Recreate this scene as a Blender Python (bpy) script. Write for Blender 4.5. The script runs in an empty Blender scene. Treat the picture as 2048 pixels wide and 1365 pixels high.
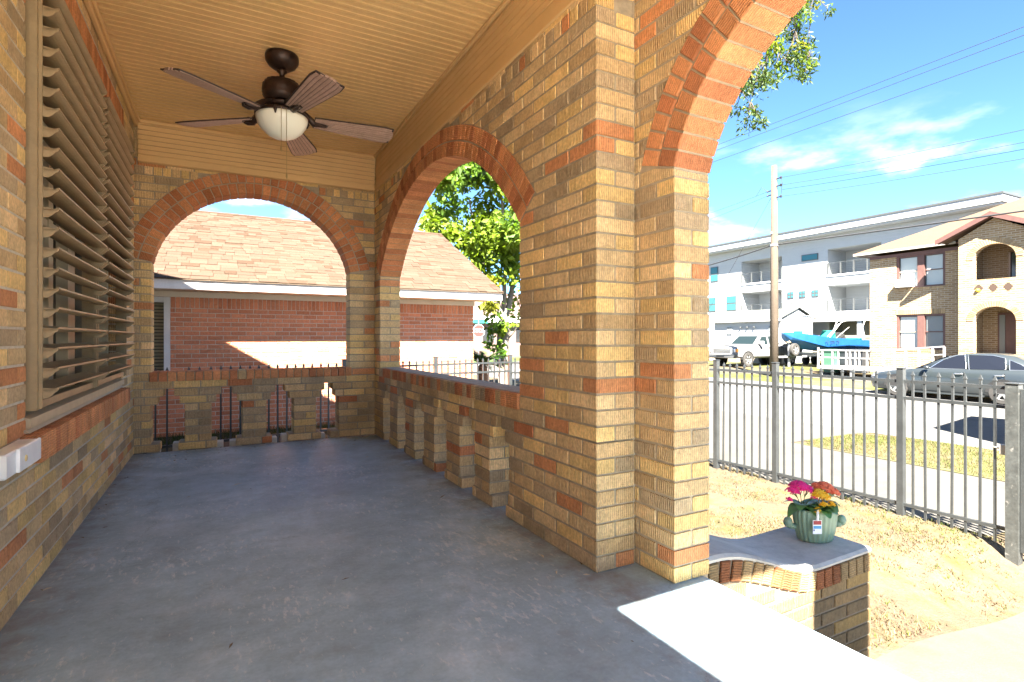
import bpy, math, random
import numpy as np
from mathutils import Vector, Matrix

RND = random.Random(11)
scene = bpy.context.scene
COL = scene.collection
PI = math.pi
rad = math.radians

# ------------------------------------------------------------------ camera
CAM_YAW = 0.4906
cam_data = bpy.data.cameras.new("camera")
cam = bpy.data.objects.new("camera", cam_data)
COL.objects.link(cam)
cam.location = (0, 0, 1.0)
cam.rotation_euler = (rad(90), 0, -CAM_YAW)
cam_data.sensor_width = 36.0
cam_data.lens = 36.0 * 1089.0 / 2048.0
cam_data.shift_y = -0.0031
cam_data.clip_start = 0.05
cam_data.clip_end = 2000
scene.camera = cam

# ------------------------------------------------------------------ light
SUN_EL, SUN_AZ = 47.0, 212.0          # azimuth clockwise from +Y, where the sun stands
world = bpy.data.worlds.new("World")
scene.world = world
world.use_nodes = True
wn, wl = world.node_tree.nodes, world.node_tree.links
wn.clear()
w_out = wn.new("ShaderNodeOutputWorld")
w_bg = wn.new("ShaderNodeBackground")
w_bg.inputs["Strength"].default_value = 0.05
sky = wn.new("ShaderNodeTexSky")
sky.sky_type = 'NISHITA'
sky.sun_disc = False
sky.sun_elevation = rad(SUN_EL)
sky.sun_rotation = rad(SUN_AZ)
sky.air_density = 0.40
sky.dust_density = 0.2
sky.ozone_density = 2.0
# low cumulus: noise over the sky direction, thinning out with height
tc = wn.new("ShaderNodeTexCoord")
sep = wn.new("ShaderNodeSeparateXYZ")
wl.new(tc.outputs["Generated"], sep.inputs[0])
cmap = wn.new("ShaderNodeMapping")
cmap.inputs["Scale"].default_value = (2.6, 2.6, 7.5)
cmap.inputs["Location"].default_value = (-2.83, 4.65, -0.26)
wl.new(tc.outputs["Generated"], cmap.inputs[0])
cn = wn.new("ShaderNodeTexNoise")
cn.inputs["Scale"].default_value = 1.6
cn.inputs["Detail"].default_value = 8
cn.inputs["Roughness"].default_value = 0.55
wl.new(cmap.outputs[0], cn.inputs["Vector"])
cr = wn.new("ShaderNodeMapRange")
cr.interpolation_type = 'SMOOTHSTEP'
cr.inputs["From Min"].default_value = 0.50
cr.inputs["From Max"].default_value = 0.66
wl.new(cn.outputs["Fac"], cr.inputs["Value"])
ch = wn.new("ShaderNodeMapRange")
ch.interpolation_type = 'SMOOTHSTEP'
ch.inputs["From Min"].default_value = 0.36
ch.inputs["From Max"].default_value = 0.20
wl.new(sep.outputs["Z"], ch.inputs["Value"])
cm = wn.new("ShaderNodeMath"); cm.operation = 'MULTIPLY'
wl.new(cr.outputs[0], cm.inputs[0]); wl.new(ch.outputs[0], cm.inputs[1])
mixc = wn.new("ShaderNodeMixRGB")
wl.new(cm.outputs[0], mixc.inputs["Fac"])
tint = wn.new("ShaderNodeMixRGB"); tint.blend_type = 'MULTIPLY'; tint.inputs["Fac"].default_value = 1.0
tint.inputs["Color2"].default_value = (0.74, 0.98, 1.02, 1)      # the clear cyan cast of the sky all over
wl.new(sky.outputs[0], tint.inputs["Color1"])
wl.new(tint.outputs[0], mixc.inputs["Color1"])
mixc.inputs["Color2"].default_value = (3.9, 4.0, 4.1, 1)
wl.new(mixc.outputs[0], w_bg.inputs["Color"])
wl.new(w_bg.outputs[0], w_out.inputs["Surface"])

sun_data = bpy.data.lights.new("sun", 'SUN')
sun_data.energy = 5.0
sun_data.angle = rad(0.5)
sun_data.color = (1.0, 0.93, 0.82)
sun = bpy.data.objects.new("sun", sun_data)
COL.objects.link(sun)
_az = rad(SUN_AZ)
SUN_TO = Vector((math.sin(_az) * math.cos(rad(SUN_EL)), math.cos(_az) * math.cos(rad(SUN_EL)), math.sin(rad(SUN_EL))))
sun.rotation_euler = SUN_TO.to_track_quat('Z', 'Y').to_euler()
sun.location = (-20, -30, 40)

scene.view_settings.view_transform = 'Standard'
scene.view_settings.look = 'None'
scene.view_settings.exposure = 3.7
scene.view_settings.gamma = 1.0
scene.view_settings.use_curve_mapping = False
scene.render.engine = 'CYCLES'
scene.cycles.max_bounces = 10
scene.cycles.diffuse_bounces = 6
scene.cycles.use_denoising = True
scene.cycles.sample_clamp_indirect = 6

# ------------------------------------------------------------------ helpers
ORIGIN = {}

def props(o, label=None, cat=None, group=None, kind=None):
    if label: o["label"] = label
    if cat: o["category"] = cat
    if group: o["group"] = group
    if kind: o["kind"] = kind
    return o

def thing(name, label, cat, loc=(0, 0, 0), rz=0.0, group=None, kind=None):
    o = bpy.data.objects.new(name, None)
    o.empty_display_size = 0.2
    o.location = loc
    o.rotation_euler = (0, 0, rz)
    COL.objects.link(o)
    ORIGIN[o.name] = Vector(loc) if rz == 0 else None
    return props(o, label, cat, group, kind)

def link_mesh(name, me, parent=None):
    o = bpy.data.objects.new(name, me)
    COL.objects.link(o)
    if parent is not None:
        o.parent = parent
    ORIGIN[o.name] = ORIGIN.get(parent.name) if parent is not None else Vector((0, 0, 0))
    return o

class MB:
    """collects faces and links them as one mesh object"""
    def __init__(s):
        s.v, s.f, s.m = [], [], []
    def add(s, vs, fs, mi=0):
        n = len(s.v)
        s.v.extend([tuple(p) for p in vs])
        s.f.extend([tuple(i + n for i in f) for f in fs])
        s.m.extend([mi] * len(fs))
        return s
    def box(s, x0, x1, y0, y1, z0, z1, mi=0, c=0.0):
        if c <= 0:
            vs = [(x, y, z) for x in (x0, x1) for y in (y0, y1) for z in (z0, z1)]
            fs = [(0, 1, 3, 2), (4, 6, 7, 5), (0, 4, 5, 1), (2, 3, 7, 6), (0, 2, 6, 4), (1, 5, 7, 3)]
            return s.add(vs, fs, mi)
        P = [(x0, y0), (x1, y0), (x1, y1), (x0, y1)]
        Q = [(x0 + c, y0 + c), (x1 - c, y0 + c), (x1 - c, y1 - c), (x0 + c, y1 - c)]
        rings = [[(x, y, z0) for x, y in Q], [(x, y, z0 + c) for x, y in P], [(x, y, z1 - c) for x, y in P], [(x, y, z1) for x, y in Q]]
        return s.loft(rings, mi=mi)
    def loft(s, rings, mi=0, caps=True, closed=True):
        n = len(rings[0]); vs = [p for r in rings for p in r]; fs = []
        for i in range(len(rings) - 1):
            for j in range(n if closed else n - 1):
                a, b = i * n + j, i * n + (j + 1) % n
                fs.append((a, b, b + n, a + n))
        if caps and closed:
            fs.append(tuple(range(n))[::-1]); fs.append(tuple(len(vs) - n + i for i in range(n)))
        return s.add(vs, fs, mi)
    def tube(s, pts, r, n=6, mi=0, caps=True):
        pts = [Vector(p) for p in pts]
        rs = r if isinstance(r, (list, tuple)) else [r] * len(pts)
        rings = []; up = None
        for i, p in enumerate(pts):
            a = pts[max(0, i - 1)]; b = pts[min(len(pts) - 1, i + 1)]
            t = (b - a).normalized()
            if up is None:
                up = Vector((0, 0, 1)) if abs(t.z) < 0.9 else Vector((1, 0, 0))
            e = t.cross(up).normalized(); up = e.cross(t).normalized()
            rings.append([p + (e * math.cos(2 * PI * k / n) + up * math.sin(2 * PI * k / n)) * rs[i] for k in range(n)])
        return s.loft(rings, mi, caps)
    def lathe(s, prof, n=16, c=(0, 0, 0), mi=0, ax='z', rib=0.0, nrib=0, sx=1.0, sy=1.0, caps=True):
        rings = []
        for r, h in prof:
            ring = []
            for k in range(n):
                a = 2 * PI * k / n
                q = r * (1 - rib * (0.5 + 0.5 * math.cos(a * nrib))) if rib else r
                x, y = q * math.cos(a) * sx, q * math.sin(a) * sy
                ring.append({'z': (c[0] + x, c[1] + y, c[2] + h), 'y': (c[0] + x, c[1] + h, c[2] - y), 'x': (c[0] + h, c[1] + x, c[2] + y)}[ax])
            rings.append(ring)
        return s.loft(rings, mi, caps)
    def prism(s, poly, fn, d0, d1, mi=0):
        """poly of 2-D points, fn(u, w, d) -> 3-D"""
        return s.loft([[fn(u, w, d0) for u, w in poly], [fn(u, w, d1) for u, w in poly]], mi)
    def quad(s, a, b, c, d, mi=0):
        return s.add([a, b, c, d], [(0, 1, 2, 3)], mi)
    def ball(s, c, r, n=8, mi=0, sz=1.0):
        m = max(4, n // 2 + 1)
        prof = [(max(1e-4, r * math.sin(PI * i / m)), -r * sz * math.cos(PI * i / m)) for i in range(m + 1)]
        return s.lathe(prof, n, c, mi)
    def mesh(s, name, mats, off=None, smooth=False):
        me = bpy.data.meshes.new(name)
        v = s.v
        if off is not None:
            v = [(p[0] - off[0], p[1] - off[1], p[2] - off[2]) for p in v]
        me.from_pydata(v, [], s.f)
        mats = mats if isinstance(mats, (list, tuple)) else [mats]
        for m in mats: me.materials.append(m)
        if len(mats) > 1: me.polygons.foreach_set("material_index", s.m)
        if smooth: me.polygons.foreach_set("use_smooth", [True] * len(me.polygons))
        me.update()
        return me
    def build(s, name, mats, parent=None, smooth=False, local=False, recalc=True):
        off = None
        if parent is not None and not local:
            off = ORIGIN.get(parent.name)
        me = s.mesh(name, mats, off, smooth)
        if recalc: fix_normals(me)
        return link_mesh(name, me, parent)

import bmesh
def fix_normals(me):
    b = bmesh.new(); b.from_mesh(me)
    bmesh.ops.recalc_face_normals(b, faces=b.faces)
    b.to_mesh(me); b.free()

def copy_tree(o, parent=None):
    c = o.copy(); COL.objects.link(c)
    if parent is not None: c.parent = parent
    ORIGIN[c.name] = ORIGIN.get(o.name)
    for ch in list(o.children):
        copy_tree(ch, c)
    return c

# ------------------------------------------------------------------ materials
def node(nt, t, **kw):
    n = nt.nodes.new(t)
    for k, v in kw.items():
        if k in n.inputs.keys(): n.inputs[k].default_value = v
        else: setattr(n, k, v)
    return n

def mixmul(nt, col_socket, fac_socket):
    m = node(nt, "ShaderNodeVectorMath", operation='SCALE')
    nt.links.new(col_socket, m.inputs[0]); nt.links.new(fac_socket, m.inputs["Scale"])
    return m.outputs[0]

def M(name, col, rough=0.6, metal=0.0, spec=0.5, nz=(), bump=(), objvar=0.0, isl=False, groove=None, second=None, trans=0.0, alpha=None, coat=0.0):
    """nz: (scale, amount) value noise on the colour; bump: (scale, distance); groove: 'world' or 'local' combed face; second: (colour, scale, lo, hi) patches"""
    m = bpy.data.materials.new(name); m.use_nodes = True
    nt = m.node_tree; L = nt.links
    b = nt.nodes["Principled BSDF"]
    b.inputs["Base Color"].default_value = (*col, 1)
    b.inputs["Roughness"].default_value = rough
    b.inputs["Metallic"].default_value = metal
    b.inputs["Specular IOR Level"].default_value = spec
    if trans: b.inputs["Transmission Weight"].default_value = trans
    if coat: b.inputs["Coat Weight"].default_value = coat
    geo = node(nt, "ShaderNodeNewGeometry")
    pos = geo.outputs["Position"]
    rgb = node(nt, "ShaderNodeRGB"); rgb.outputs[0].default_value = (*col, 1)
    c = rgb.outputs[0]; used = False
    if second:
        col2, sc, lo, hi = second
        t = node(nt, "ShaderNodeTexNoise", Scale=sc, Detail=6.0, Roughness=0.6)
        L.new(pos, t.inputs["Vector"])
        r = node(nt, "ShaderNodeMapRange"); r.inputs["From Min"].default_value = lo; r.inputs["From Max"].default_value = hi
        L.new(t.outputs["Fac"], r.inputs["Value"])
        mx = node(nt, "ShaderNodeMixRGB"); mx.inputs["Color2"].default_value = (*col2, 1)
        L.new(r.outputs[0], mx.inputs["Fac"]); L.new(c, mx.inputs["Color1"]); c = mx.outputs[0]; used = True
    for sc, am in nz:
        t = node(nt, "ShaderNodeTexNoise", Scale=sc, Detail=5.0, Roughness=0.6)
        L.new(pos, t.inputs["Vector"])
        r = node(nt, "ShaderNodeMapRange"); r.inputs["From Min"].default_value = 0.3; r.inputs["From Max"].default_value = 0.7
        r.inputs["To Min"].default_value = 1 - am; r.inputs["To Max"].default_value = 1 + am; r.clamp = True
        L.new(t.outputs["Fac"], r.inputs["Value"])
        c = mixmul(nt, c, r.outputs[0]); used = True
    if objvar:
        oi = node(nt, "ShaderNodeObjectInfo")
        s = oi.outputs["Random"]
        if isl:
            ad = node(nt, "ShaderNodeMath", operation='ADD'); L.new(s, ad.inputs[0]); L.new(geo.outputs["Random Per Island"], ad.inputs[1])
            fr = node(nt, "ShaderNodeMath", operation='FRACT'); L.new(ad.outputs[0], fr.inputs[0]); s = fr.outputs[0]
        r = node(nt, "ShaderNodeMapRange"); r.inputs["To Min"].default_value = 1 - objvar; r.inputs["To Max"].default_value = 1 + objvar
        L.new(s, r.inputs["Value"]); c = mixmul(nt, c, r.outputs[0]); used = True
    if used: L.new(c, b.inputs["Base Color"])
    prev = None
    if groove:
        if groove == 'world':
            dv = node(nt, "ShaderNodeVectorMath", operation='DOT_PRODUCT'); dv.inputs[1].default_value = (1, 1, 0); L.new(pos, dv.inputs[0])
        else:
            tcn = node(nt, "ShaderNodeTexCoord")
            dv = node(nt, "ShaderNodeVectorMath", operation='DOT_PRODUCT'); dv.inputs[1].default_value = (0, 1, 1); L.new(tcn.outputs["Object"], dv.inputs[0])
        t = node(nt, "ShaderNodeTexNoise", Scale=26.0, Detail=3.0); L.new(pos, t.inputs["Vector"])
        k = node(nt, "ShaderNodeMath", operation='MULTIPLY_ADD'); k.inputs[1].default_value = 560.0
        kk = node(nt, "ShaderNodeMath", operation='MULTIPLY'); kk.inputs[1].default_value = 8.0
        L.new(t.outputs["Fac"], kk.inputs[0]); L.new(dv.outputs["Value"], k.inputs[0]); L.new(kk.outputs[0], k.inputs[2])
        sn = node(nt, "ShaderNodeMath", operation='SINE'); L.new(k.outputs[0], sn.inputs[0])
        bp = node(nt, "ShaderNodeBump"); bp.inputs["Distance"].default_value = 0.0026; bp.inputs["Strength"].default_value = 0.8 if groove == 'world' else 0.6
        L.new(sn.outputs[0], bp.inputs["Height"]); prev = bp.outputs[0]
        # colour darker in the grooves of the combing, lighter on its ridges
        r = node(nt, "ShaderNodeMapRange"); r.inputs["From Min"].default_value = -1; r.inputs["To Min"].default_value = 0.82; r.inputs["To Max"].default_value = 1.08
        L.new(sn.outputs[0], r.inputs["Value"]); c = mixmul(nt, c, r.outputs[0]); L.new(c, b.inputs["Base Color"])
    for sc, di in bump:
        t = node(nt, "ShaderNodeTexNoise", Scale=sc, Detail=4.0, Roughness=0.6); L.new(pos, t.inputs["Vector"])
        bp = node(nt, "ShaderNodeBump"); bp.inputs["Distance"].default_value = di; bp.inputs["Strength"].default_value = 1.0
        L.new(t.outputs["Fac"], bp.inputs["Height"])
        if prev is not None: L.new(prev, bp.inputs["Normal"])
        prev = bp.outputs[0]
    if prev is not None: L.new(prev, b.inputs["Normal"])
    return m

def brick_family(tag, groove, k=1.0):
    cols = {'yellow': (0.74, 0.50, 0.205), 'buff': (0.68, 0.475, 0.24), 'grey': (0.45, 0.325, 0.185),
            'tan': (0.58, 0.39, 0.19), 'orange': (0.60, 0.26, 0.11), 'red': (0.50, 0.19, 0.082)}
    cols = {n: tuple(c * k for c in v) for n, v in cols.items()}
    return {k: M(f"brick_{k}_{tag}", v, rough=0.9, spec=0.2, nz=((1.4, 0.12), (7, 0.14), (70, 0.2)), bump=((260, 0.0014), (45, 0.002)), objvar=0.17, isl=True, groove=groove, second=((v[0] * 0.75 + 0.04, v[1] * 0.75 + 0.04, v[2] * 0.75 + 0.035), 16, 0.60, 0.80)) for k, v in cols.items()}
BK = brick_family("combed", 'world')
BV = brick_family("combed_edge", 'local')
BKW = brick_family("weathered", 'world', 0.36)
BVW = brick_family("weathered_edge", 'local', 0.36)
PALETTE = ['yellow'] * 7 + ['buff'] * 8 + ['grey'] * 5 + ['tan'] * 7 + ['orange'] * 3
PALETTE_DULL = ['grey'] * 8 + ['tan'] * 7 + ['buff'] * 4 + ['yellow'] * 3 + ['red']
PALETTE_RED = ['orange'] * 5 + ['red'] * 4
mortar = M("mortar", (0.40, 0.325, 0.22), rough=0.95, spec=0.1, nz=((30, 0.15),), bump=((150, 0.002),))
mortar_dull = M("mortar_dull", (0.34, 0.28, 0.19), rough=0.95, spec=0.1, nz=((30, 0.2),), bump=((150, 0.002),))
# ------------------------------------------------------------------ brickwork
CRS, BH, BL, JT = 0.069, 0.059, 0.213, 0.010    # course, brick height, module, joint
_BM = {}

def to_cam(p):
    c, s = math.cos(CAM_YAW), math.sin(CAM_YAW)
    z = p[1] * c + p[0] * s
    return p[0] * c - p[1] * s, z

def poly_mesh(poly, d, mat, ch=0.0035):
    """chamfered prism; poly in local (u, w), depth 0..d along local y"""
    key = (tuple((round(u, 3), round(w, 3)) for u, w in poly), round(d, 3), mat.name)
    if key in _BM: return _BM[key]
    n = len(poly)
    cu = sum(p[0] for p in poly) / n; cw = sum(p[1] for p in poly) / n
    def ins(p):
        du, dw = p[0] - cu, p[1] - cw
        return (p[0] - math.copysign(min(ch, abs(du)), du), p[1] - math.copysign(min(ch, abs(dw)), dw))
    inn = [ins(p) for p in poly]
    # local axes (u, v, w): u x v = w, so the front face looks to -v
    rings = [[(u, 0, w) for u, w in inn], [(u, ch, w) for u, w in poly], [(u, d - ch, w) for u, w in poly], [(u, d, w) for u, w in inn]]
    mb = MB(); mb.loft(rings)
    me = mb.mesh("brick", mat)
    fix_normals(me)
    _BM[key] = me
    return me

class Wall:
    def __init__(s, root, O, U, V, thick=0.206):
        s.root = root; s.O = Vector(O); s.U = Vector(U); s.V = Vector(V); s.W = Vector((0, 0, 1))
        s.thick = thick; s.items = []; s.arches = []; s.holes = []
    def pt(s, u, v, w): return s.O + s.U * u + s.V * v + s.W * w
    def put(s, poly, d0, d1, mat, ang=0.0, parent=None, name="brick", keep=False):
        n = len(poly); cu = sum(p[0] for p in poly) / n; cw = sum(p[1] for p in poly) / n
        loc = [(p[0] - cu, p[1] - cw) for p in poly]
        ca, sa = math.cos(ang), math.sin(ang)
        if ang:   # express in a frame turned so that local w is radial
            loc = [(p[0] * ca - p[1] * sa, p[0] * sa + p[1] * ca) for p in loc]
        d0 += RND.uniform(-0.0015, 0.0015)
        s.items.append([loc, cu, cw, d0, d1 - d0, mat, ang, parent, name, keep])
    def rect(s, a, b, w0, w1, d0, d1, mat, parent=None, keep=False):
        poly = [(a, w0), (b, w0), (b, w1), (a, w1)]
        for (uc, wc, r, ws, hw, th) in s.arches:
            if w1 < ws: continue
            def inside(p):
                du, dw = p[0] - uc, p[1] - wc
                return math.hypot(du, dw) < r and (abs(du) < hw + 0.004 or math.atan2(abs(du), dw) < th)
            g = [(a + (b - a) * i / 12, w0 + (w1 - w0) * j / 6) for i in range(13) for j in range(7)]
            out = [p for p in g if not inside(p)]
            if len(out) == len(g): continue
            if len(out) < 6: return
            sg = 1 if (a + b) / 2 > uc else -1
            cands = []
            ex = [p for p in out if math.hypot(p[0] - uc, p[1] - wc) < r + 0.03 and math.atan2(abs(p[0] - uc), p[1] - wc) < th + 0.02] or out
            nu = sum(p[0] for p in ex) / len(ex) - uc; nw = sum(p[1] for p in ex) / len(ex) - wc
            l = math.hypot(nu, nw); cands.append([(nu / l, nw / l, r + 0.004)])
            cands.append([(sg * math.cos(th), -math.sin(th), 0.006), (sg, 0.0, hw + 0.001)])
            best = None
            for hp in cands:
                pl = poly
                for (nu, nw, dd) in hp:
                    new = []
                    for i in range(len(pl)):
                        p, q = pl[i], pl[(i + 1) % len(pl)]
                        dp = (p[0] - uc) * nu + (p[1] - wc) * nw - dd; dq = (q[0] - uc) * nu + (q[1] - wc) * nw - dd
                        if dp >= 0: new.append(p)
                        if (dp >= 0) != (dq >= 0):
                            t = dp / (dp - dq); new.append((p[0] + (q[0] - p[0]) * t, p[1] + (q[1] - p[1]) * t))
                    pl = new
                    if len(pl) < 3: break
                if len(pl) < 3: continue
                ar = abs(sum(pl[i][0] * pl[(i + 1) % len(pl)][1] - pl[(i + 1) % len(pl)][0] * pl[i][1] for i in range(len(pl)))) / 2
                if best is None or ar > best[0]: best = (ar, pl)
            if best is None: return
            poly = best[1]
        ar = abs(sum(poly[i][0] * poly[(i + 1) % len(poly)][1] - poly[(i + 1) % len(poly)][0] * poly[i][1] for i in range(len(poly)))) / 2
        if ar < 0.0005: return
        s.put(poly, d0, d1, mat, parent=parent, keep=keep)
    def fill(s, k0, k1, spans, off=0.0, pal=PALETTE, d=None, parent=None, fam=BK, ends=(), wbase=0.0, shift=0):
        """courses k0..k1-1; spans(k, w) -> solid intervals; ends: interval ends (0 left, 1 right) seen end-on"""
        d0, d1 = d or (0.0, s.thick)
        for k in range(k0, k1):
            w0 = wbase + k * CRS + JT / 2; w1 = w0 + BH
            for (a, b) in spans(k, (w0 + w1) / 2):
                if b - a < 0.03: continue
                o = off + ((k + shift) % 2) * BL / 2
                n = math.floor((a - o) / BL); js = [a]
                while o + (n + 1) * BL < b - 0.045:
                    n += 1; j = o + n * BL
                    if j > a + 0.045: js.append(j)
                js.append(b)
                for i in range(len(js) - 1):
                    aa = js[i] + (JT / 2 if i else 0.0); bb = js[i + 1] - (JT / 2 if i < len(js) - 2 else 0.0)
                    mat = fam[RND.choice(pal(k, aa) if callable(pal) else pal)]
                    endy = (i == 0 and 0 in ends) or (i == len(js) - 2 and 1 in ends)
                    if endy and bb - aa > 0.14 and d1 - d0 > 0.15:
                        mid = (d0 + d1) / 2
                        s.rect(aa, bb, w0, w1, d0, mid - JT / 2, mat, parent)
                        s.rect(aa, bb, w0, w1, mid + JT / 2, d1, fam[RND.choice(PALETTE)], parent)
                    else:
                        s.rect(aa, bb, w0, w1, d0, d1, mat, parent)
    def ring(s, uc, wc, R, th0, th1, parent, rows=2, size=0.096, pal=PALETTE_RED, fam=BV, d=None):
        d0, d1 = d or (-0.004, s.thick + 0.004)
        r = R
        for row in range(rows):
            n = max(3, round((th1 - th0) * r / 0.0685)); st = (th1 - th0) / n
            for i in range(n):
                a0 = th0 + st * i; a1 = a0 + st; m = (a0 + a1) / 2
                hw0 = (r * st - 0.009) / 2; hw1 = ((r + size) * st - 0.009) / 2
                mat = fam[RND.choice(pal)]
                # local trapezoid: t along the ring, radial = w
                loc = [(-hw0, -size / 2), (hw0, -size / 2), (hw1, size / 2), (-hw1, size / 2)]
                rm = r + size / 2 + RND.uniform(-0.001, 0.001)
                cu, cw = uc + rm * math.sin(m), wc + rm * math.cos(m)
                if row == 0:
                    s.items.append([loc, cu, cw, d0, d1 - d0, mat, m, parent, "brick", True])
                else:
                    s.items.append([loc, cu, cw, d0, 0.10, mat, m, parent, "brick", True])
            r += size + 0.010
    def rowlock(s, a, b, w0, h, parent, pal=PALETTE_RED, d=None, fam=BV, wfun=None, step=0.0685, keep=True):
        d0, d1 = d or (-0.004, s.thick + 0.004)
        n = max(1, round((b - a) / step)); st = (b - a) / n
        for i in range(n):
            u = a + st * (i + 0.5); wz, ang = (wfun(u) if wfun else (w0, 0.0))
            if any(math.hypot(u - A[0], wz + h * 0.2 - A[1]) < A[2] + 0.01 and wz > A[3] for A in s.arches): continue
            hw = (st - 0.009) / 2
            loc = [(-hw, -h / 2), (hw, -h / 2), (hw, h / 2), (-hw, h / 2)]
            s.items.append([loc, u + math.sin(ang) * h / 2, wz + h / 2, d0 + RND.uniform(-0.0015, 0.0015), d1 - d0, fam[RND.choice(pal)], ang, parent, "brick", keep])
    def matrix(s, it):
        loc, u, w, d0, d, mat, ang, parent, name, keep = it
        ca, sa = math.cos(ang), math.sin(ang)
        X = s.U * ca - s.W * sa; Z = s.U * sa + s.W * ca
        p = s.pt(u, d0, w)
        m = Matrix.Identity(4)
        for i in range(3):
            m[i][0] = X[i]; m[i][1] = s.V[i]; m[i][2] = Z[i]; m[i][3] = p[i]
        return m
    def finish(s, most=300):
        def score(it):
            p = s.pt(it[1], it[3], it[2])
            x, z = to_cam(p)
            if z < 0.3 or abs(x / z) > 1.02 or abs((p[2] - 1) / z) > 0.75: return 0
            return 1.0 / z
        own = sorted((i for i in range(len(s.items)) if s.items[i][7] is None and score(s.items[i]) > 0), key=lambda i: -score(s.items[i]))
        keep = set(own[:most]) | set(i for i in range(len(s.items)) if s.items[i][7] is not None and score(s.items[i]) > 0)
        rest = {}
        for i, it in enumerate(s.items):
            me = poly_mesh(it[0], it[4], it[5])
            mtx = s.matrix(it)
            if i in keep:
                par = it[7] or s.root
                o = link_mesh("brick", me, par)
                mm = mtx.copy(); og = ORIGIN.get(par.name) or Vector((0, 0, 0))
                mm.translation -= og
                o.matrix_local = mm
            else:
                rest.setdefault(it[5].name, []).append((me, mtx))
        if rest:
            mb = MB(); mats = []
            for mi, (mn, lst) in enumerate(rest.items()):
                mats.append(bpy.data.materials[mn.replace('_edge', '')] if mn.replace('_edge', '') in bpy.data.materials else bpy.data.materials[mn])
                for me, mtx in lst:
                    mb.add([mtx @ v.co for v in me.vertices], [tuple(p.vertices) for p in me.polygons], mi)
            o = mb.build("brickwork", mats, s.root, recalc=False)
            o["kind"] = "stuff"
        return len(keep), len(s.items)

def core(root, wall, polys, name="mortar", mat=None, d=(0.0045, None)):
    """recessed mortar bed: convex pieces in (u, w)"""
    mb = MB(); d0 = d[0]; d1 = d[1] if d[1] is not None else wall.thick - 0.0045
    for p in polys:
        mb.prism(p, lambda u, w, v: tuple(wall.pt(u, v, w)), d0, d1)
    return mb.build(name, mat or mortar, root)

def arch_core_polys(uc, wc, R, th, u0, u1, wtop, n=24):
    """mortar pieces filling between an arch (radius R, half-angle th) and a straight top"""
    out = []
    us = [uc + R * math.sin(-th + 2 * th * i / n) for i in range(n + 1)]
    for i in range(n):
        a, b = us[i], us[i + 1]
        za = wc + math.sqrt(max(0, R * R - (a - uc) ** 2)); zb = wc + math.sqrt(max(0, R * R - (b - uc) ** 2))
        out.append([(a, za), (b, zb), (b, wtop), (a, wtop)])
    return out

def ring_core(root, wall, uc, wc, R, th, n=40):
    mb = MB(); r0, r1 = R + 0.006, R + 0.199
    for i in range(n):
        a, b = -th + 2 * th * i / n, -th + 2 * th * (i + 1) / n
        mb.prism([(uc + r * math.sin(t), wc + r * math.cos(t)) for r, t in ((r0, a), (r0, b), (r1, b), (r1, a))], lambda u, w, v: tuple(wall.pt(u, v, w)), 0.004, wall.thick - 0.004)
    return mb.build("arch_ring", mortar, root)

XL, XR, YB = -0.66, 1.404, 5.658
BEAM_Z, CEIL_Z = 2.505, 2.87

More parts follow.
